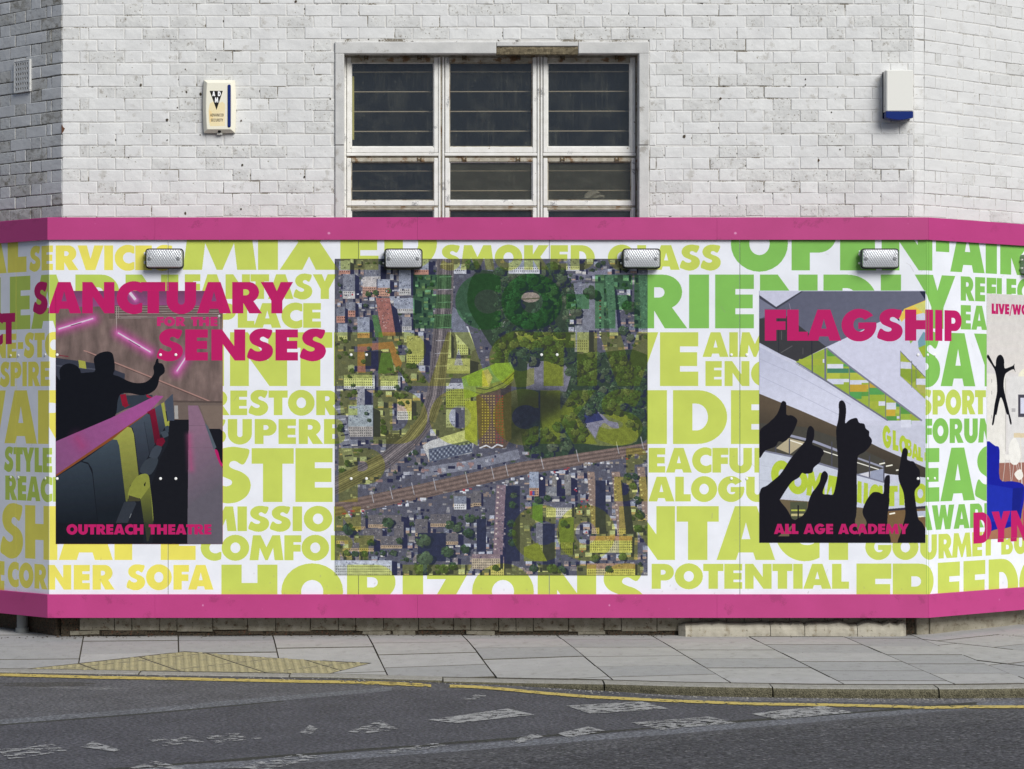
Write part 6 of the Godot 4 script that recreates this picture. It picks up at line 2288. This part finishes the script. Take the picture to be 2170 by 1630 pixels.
func build_lamps() -> void:
	var w := 0.121
	var hh := 0.0635
	var outline := func(hx: float, hy: float, r: float) -> PackedVector2Array:
		var q := PackedVector2Array()
		for c in [[1, 1, 0], [-1, 1, 90], [-1, -1, 180], [1, -1, 270]]:
			for k in 5:
				var a := deg_to_rad(c[2] + k * 22.5)
				q.append(Vector2(c[0] * (hx - r) + cos(a) * r, c[1] * (hy - r) + sin(a) * r))
		return q
	var base := MB.new()
	base.slab(outline.call(w, hh, 0.022), 0.0, 0.044, 0.003)
	var gasket := MB.new()
	gasket.slab(outline.call(w + 0.0015, hh + 0.0015, 0.022), 0.044, 0.051, 0.001)
	# prismatic lens: a cushion covered with small diamonds
	var lens := MB.new()
	var nx := 110
	var ny := 58
	var pt := func(i: int, j: int) -> Vector3:
		var u := -1.0 + 2.0 * i / nx
		var v := -1.0 + 2.0 * j / ny
		var x := u * (w - 0.004) * (1.0 - 0.05 * pow(absf(v), 9.0))
		var y := v * (hh - 0.004) * (1.0 - 0.10 * pow(absf(u), 12.0))
		var dome := 0.006 * (1.0 - pow(absf(u), 4.0)) * (1.0 - pow(absf(v), 2.0)) + 0.026 * minf(1.0, minf((1.0 - absf(u)) * 22.0, (1.0 - absf(v)) * 12.0))
		var p := (x + y * 0.62) / 0.0155
		var q := (x - y * 0.62) / 0.0155
		var d := maxf(absf(p - roundf(p)), absf(q - roundf(q)))
		var flat_ := 1.0 if absf(u) < 0.96 and absf(v) < 0.92 else 0.0
		return Vector3(x, y, 0.050 + dome - d * 0.0036 * flat_)
	for i in nx:
		for j in ny:
			lens.quad(pt.call(i, j), pt.call(i + 1, j), pt.call(i + 1, j + 1), pt.call(i, j + 1), Vector3.BACK)
	var screw := MB.new()
	screw.lathe(PackedVector2Array([Vector2(0.012, 0.070), Vector2(0.012, 0.090), Vector2(0.008, 0.0915), Vector2(0.0075, 0.088), Vector2(0.0, 0.0885)]), 14)
	var gland := MB.new()
	gland.tube(Vector3(-w - 0.012, 0, 0.022), Vector3(-w + 0.002, 0, 0.022), 0.0065, 0.0065, 8)
	var meshes := [base.mesh(), gasket.mesh(), lens.mesh(), screw.mesh(), gland.mesh()]
	var lf := turned(Vector3(CORNER_L, 0, 0), LEFT_TURN, true)
	var rf := turned(Vector3(CORNER_R, 0, 0), RIGHT_TURN, false)
	var y := print_y(549.0)
	var spots := [
		[Transform3D(Basis(), Vector3(print_x(350), y, 0)), "rectangular ribbed glass lamp above the word SANCTUARY"],
		[Transform3D(Basis(), Vector3(print_x(855), y, 0)), "rectangular ribbed glass lamp over the aerial photograph's upper left corner"],
		[Transform3D(Basis(), Vector3(print_x(1358), y, 0)), "rectangular ribbed glass lamp over the aerial photograph's upper right corner"],
		[Transform3D(Basis(), Vector3(print_x(1862), y, 0)), "rectangular ribbed glass lamp above the word FLAGSHIP"],
		[lf * Transform3D(Basis(), Vector3(-0.68, y, 0)), "rectangular ribbed glass lamp cut off by the left edge of the picture"],
		[rf * Transform3D(Basis(), Vector3(1.10, y, 0)), "rectangular ribbed glass lamp cut off by the right edge of the picture"],
	]
	for k in spots.size():
		var t := thing("bulkhead_lamp" if k == 0 else "bulkhead_lamp_%03d" % k, spots[k][1], "lamp", spots[k][0], "lamps along the top of the hoarding")
		put("base", meshes[0], mats.grey_metal, t)
		put("gasket", meshes[1], mats.black, t)
		put("lens", meshes[2], mats.lens, t)
		for s in [-1.0, 1.0]:
			put("screw", meshes[3], mats.grey_metal, t, Transform3D(Basis(), Vector3(s * 0.091, 0, -0.008)))
			put("cable_gland", meshes[4], mats.cap_dull, t, Transform3D(Basis(), Vector3(0, s * 0.028, 0)))


# ---------------------------------------------------------------- alarm boxes on the wall

func build_alarms() -> void:
	# cream box with emblem and upright blue lens; its outline bows out a little at the sides
	var c := at_z(464.5, 225.5, WALL_Z + 0.03)
	c.z = WALL_Z
	var t := thing("alarm_box", "cream alarm box with black triangle emblem, lettering and upright blue lens", "alarm box", Transform3D(Basis(), c))
	var hw := 0.108
	var hh := 0.171
	var ring_at := func(inset: float) -> PackedVector2Array:
		var q := PackedVector2Array()
		var ix := hw - inset
		var iy := hh - inset * 0.85
		for k in 9:
			var v := -1.0 + k * 0.25
			q.append(Vector2(ix - 0.007 * v * v, v * iy))
		for k in 9:
			var v2 := 1.0 - k * 0.25
			q.append(Vector2(-ix + 0.007 * v2 * v2, v2 * iy))
		return q
	var body := MB.new()
	var levels := [[0.0, 0.002], [0.002, 0.016], [0.0, 0.020], [0.003, 0.028], [0.022, 0.052], [0.026, 0.0545]]
	for i in levels.size() - 1:
		var A: PackedVector2Array = ring_at.call(levels[i][0])
		var B: PackedVector2Array = ring_at.call(levels[i + 1][0])
		for k in A.size():
			var j := (k + 1) % A.size()
			var o := Vector3(A[k].x + A[j].x, A[k].y + A[j].y, 0).normalized() * 0.6 + Vector3(0, 0, 0.4)
			body.quad(Vector3(A[k].x, A[k].y, levels[i][1]), Vector3(A[j].x, A[j].y, levels[i][1]), Vector3(B[j].x, B[j].y, levels[i + 1][1]), Vector3(B[k].x, B[k].y, levels[i + 1][1]), o)
	put("cover", body.mesh(), mats.cream, t)
	# face print: an aged label below the emblem
	var cream := c8(236, 232, 214)
	var fx0 := -hw + 0.026
	var art := Art.new(375, 240, 985, 1250, 0.7, cream)
	art.poly([430, 830, 460, 690, 560, 640, 640, 700, 760, 650, 825, 700, 825, 1180, 470, 1190, 440, 1100], c8(238, 222, 178))
	art.poly([440, 840, 500, 860, 540, 1000, 480, 1120, 450, 1060], c8(240, 214, 158))
	art.poly([640, 900, 820, 830, 825, 1170, 700, 1180], c8(242, 226, 186))
	art.mottle(noise_bytes(256, 701, 0.05, 3), 256, 0.03)
	art.poly([455, 415, 772, 415, 622, 832], c8(28, 27, 26))
	word(art, "A", 520, 530, 105, Color.WHITE, 590)
	word(art, "D", 655, 530, 105, Color.WHITE, 722)
	word(art, "M", 580, 668, 112, Color.WHITE, 664)
	var fm := MB.new()
	var fr: PackedVector2Array = ring_at.call(0.026)
	var idx := Geometry2D.triangulate_polygon(fr)
	var uvof := func(p: Vector2) -> Vector2: return Vector2((p.x - fx0) / (2.0 * (hw - 0.026)), 0.5 - p.y / (2.0 * (hh - 0.0221)))
	for i in range(0, idx.size(), 3):
		var a := fr[idx[i]]
		var b := fr[idx[i + 1]]
		var d := fr[idx[i + 2]]
		fm.tri(Vector3(a.x, a.y, 0.0545), Vector3(b.x, b.y, 0.0545), Vector3(d.x, d.y, 0.0545), Vector3.BACK, uvof.call(a), uvof.call(b), uvof.call(d))
	put("face", fm.mesh(), print_material(art, 0.4), t)
	# two lines of condensed lettering
	var rows := [["ADVANCED", 912.0, 975.0, 470.0, 792.0], ["SECURITY", 1022.0, 1086.0, 486.0, 778.0]]
	for r in rows:
		var tm := TextMesh.new()
		var sf := SystemFont.new()
		sf.font_names = PackedStringArray(["Droid Sans"])
		sf.font_weight = 700
		tm.font = sf
		tm.text = r[0]
		tm.font_size = 32
		tm.pixel_size = 0.01
		tm.depth = 0.02
		var bb0 := tm.get_aabb()
		var mm := 2.0 * (hw - 0.026) / 610.0
		var my := 2.0 * (hh - 0.0221) / 1010.0
		var sx: float = (r[4] - r[3]) * mm / bb0.size.x
		var sy: float = (r[2] - r[1]) * my / bb0.size.y
		var cx: float = fx0 + ((r[3] + r[4]) * 0.5 - 375.0) * mm
		var cy: float = (745.0 - (r[1] + r[2]) * 0.5) * my
		put("lettering", tm, mats.sepia, t, Transform3D(Basis.from_scale(Vector3(sx, sy, 0.02)), Vector3(cx, cy, 0.0548) - Vector3(bb0.get_center().x * sx, bb0.get_center().y * sy, 0)))
	var lens := MB.new()
	var cap := PackedVector2Array()
	for k in 9:
		var a2 := deg_to_rad(k * 22.5)
		cap.append(Vector2(cos(a2) * 0.0105, 0.122 + sin(a2) * 0.0105))
	for k in 9:
		var a3 := deg_to_rad(180.0 + k * 22.5)
		cap.append(Vector2(cos(a3) * 0.0105, -0.134 + sin(a3) * 0.0105))
	lens.slab(cap, 0.050, 0.061, 0.004)
	put("lens", lens.mesh(), mats.blue_lens, t, Transform3D(Basis(), Vector3(0.066, 0.006, 0)))
	var br := MB.new()
	br.box(Vector3(-0.016, -hh - 0.011, 0.0), Vector3(0.020, -hh + 0.002, 0.026), 0.002)
	put("bracket", br.mesh(), mats.cap_dull, t)
	var lock := MB.new()
	lock.lathe(PackedVector2Array([Vector2(0.011, 0.0), Vector2(0.011, 0.003), Vector2(0.006, 0.004), Vector2(0.0, 0.004)]), 12)
	put("lock", lock.mesh(), mats.black, t, Transform3D(Basis(Vector3.RIGHT, 0.7), Vector3(0.002, -hh + 0.010, 0.038)))
	var tab := MB.new()
	tab.box(Vector3(hw - 0.004, -0.022, 0.004), Vector3(hw + 0.008, 0.016, 0.022), 0.002)
	put("tab", tab.mesh(), mats.white_plastic, t)

	# plain white box with a blue lens along its foot
	var zf := WALL_Z + 0.105
	var p0 := at_z(1877.5, 147.5, zf)
	var p1 := at_z(1936, 236, zf)
	var p2 := at_z(1936, 253, zf)
	var base := Vector3((p0.x + p1.x) * 0.5, p1.y, WALL_Z)
	var t2 := thing("alarm_box_001", "plain white alarm box with blue lens along its bottom, by the right corner", "alarm box", Transform3D(Basis(), base))
	var bw := (p1.x - p0.x) * 0.5
	var bh := p0.y - p1.y
	var bb := MB.new()
	bb.box(Vector3(-bw, 0.0005, 0.003), Vector3(bw, bh, 0.088), 0.004)
	bb.box(Vector3(-bw + 0.002, 0.0005, 0.0885), Vector3(bw - 0.002, bh - 0.002, 0.105), 0.005)
	put("cover", bb.mesh(), mats.white_plastic, t2)
	var rib := MB.new()
	rib.box(Vector3(-bw + 0.010, 0.006, 0.1046), Vector3(-bw + 0.013, bh - 0.008, 0.1064), 0.0005)
	put("rib", rib.mesh(), mats.white_plastic, t2)
	var ln := MB.new()
	var lo := PackedVector2Array([Vector2(-bw + 0.001, 0.0)])
	var dh := p1.y - p2.y
	for k in 9:
		var f := k / 8.0
		lo.append(Vector2(lerpf(-bw + 0.001, bw - 0.001, f), -dh * (0.78 + 0.30 * sin(PI * f))))
	lo.append(Vector2(bw - 0.001, 0.0))
	lo.reverse()
	ln.slab(lo, 0.004, 0.103, 0.003)
	put("lens", ln.mesh(), mats.blue_lens, t2)
	var bk := MB.new()
	bk.box(Vector3(-bw - 0.004, -dh * 0.7, 0.0), Vector3(bw + 0.002, bh - 0.004, 0.0029), 0.001)
	put("back_plate", bk.mesh(), mats.dark, t2)
	var sc := MB.new()
	sc.lathe(PackedVector2Array([Vector2(0.005, 0.0), Vector2(0.004, 0.002), Vector2(0.0, 0.002)]), 10)
	put("screw", sc.mesh(), mats.grey_metal, t2, Transform3D(Basis(Vector3.UP, -PI / 2), Vector3(-bw, 0.036, 0.05)))


# ---------------------------------------------------------------- grit along wall and gutter

func build_litter() -> void:
	var r := RandomNumberGenerator.new()
	r.seed = 21
	var stone := MB.new()
	var ring6 := []
	for k in 6:
		ring6.append(Vector3(cos(TAU * k / 6.0), 0, sin(TAU * k / 6.0)))
	for k in 6:
		var a: Vector3 = ring6[k]
		var b: Vector3 = ring6[(k + 1) % 6]
		stone.tri(a * 0.9 + Vector3(0, 0.2, 0), b * 0.9 + Vector3(0, 0.2, 0), Vector3(0.1, 0.9, 0), a + b + Vector3.UP)
		stone.quad(a * 0.6, b * 0.6, b * 0.9 + Vector3(0, 0.2, 0), a * 0.9 + Vector3(0, 0.2, 0), a + b)
	var heaps := {"wall": MB.new(), "gutter": MB.new(), "white": MB.new()}
	for i in 420:
		var x := r.randf_range(-3.4, 3.4)
		var z := -0.13 + absf(r.randfn(0.0, 0.05))
		var s := r.randf_range(0.002, 0.006) * (2.4 if r.randf() < 0.04 else 1.0)
		heaps.wall.add(stone, Transform3D(Basis(Vector3.UP, r.randf() * TAU).scaled(Vector3(s * 1.4, s * 0.8, s)), Vector3(x, pavement_y(x, z) - 0.001, z)))
	for i in 520:
		var x := r.randf_range(0.3, 3.4) if r.randf() < 0.7 else r.randf_range(-3.2, 0.3)
		var z := kerb_z(x) + 0.012 + absf(r.randfn(0.0, 0.06))
		var s := r.randf_range(0.002, 0.006)
		heaps.gutter.add(stone, Transform3D(Basis(Vector3.UP, r.randf() * TAU).scaled(Vector3(s * 1.4, s, s)), Vector3(x, ROAD_Y - 0.001, z)))
	for i in 46:
		var x := r.randf_range(-3.2, 3.2)
		var z := r.randf_range(-0.1, 1.2) if r.randf() < 0.4 else r.randf_range(2.6, 4.8)
		var y := pavement_y(x, z) if z < kerb_z(x) - 0.2 else ROAD_Y
		if z > kerb_z(x) - 0.2 and z < kerb_z(x) + 0.02:
			continue
		var s := r.randf_range(0.0015, 0.0036)
		heaps.white.add(stone, Transform3D(Basis(Vector3.UP, r.randf() * TAU).scaled(Vector3(s * 1.5, s, s)), Vector3(x, y, z)))
	var names := {"wall": ["brown grit and crumbs lying along the foot of the wall", mats.plinth_dark], "gutter": ["grey grit lying in the gutter along the kerb", mats.kerb_top], "white": ["scattered pale stone crumbs on pavement and road", mats.kerb_top]}
	var k := 0
	for key in heaps:
		var o := put("grit" if k == 0 else "grit_%03d" % k, heaps[key].mesh(), names[key][1])
		tag(o, names[key][0], "grit")
		o.set_meta("kind", "stuff")
		k += 1
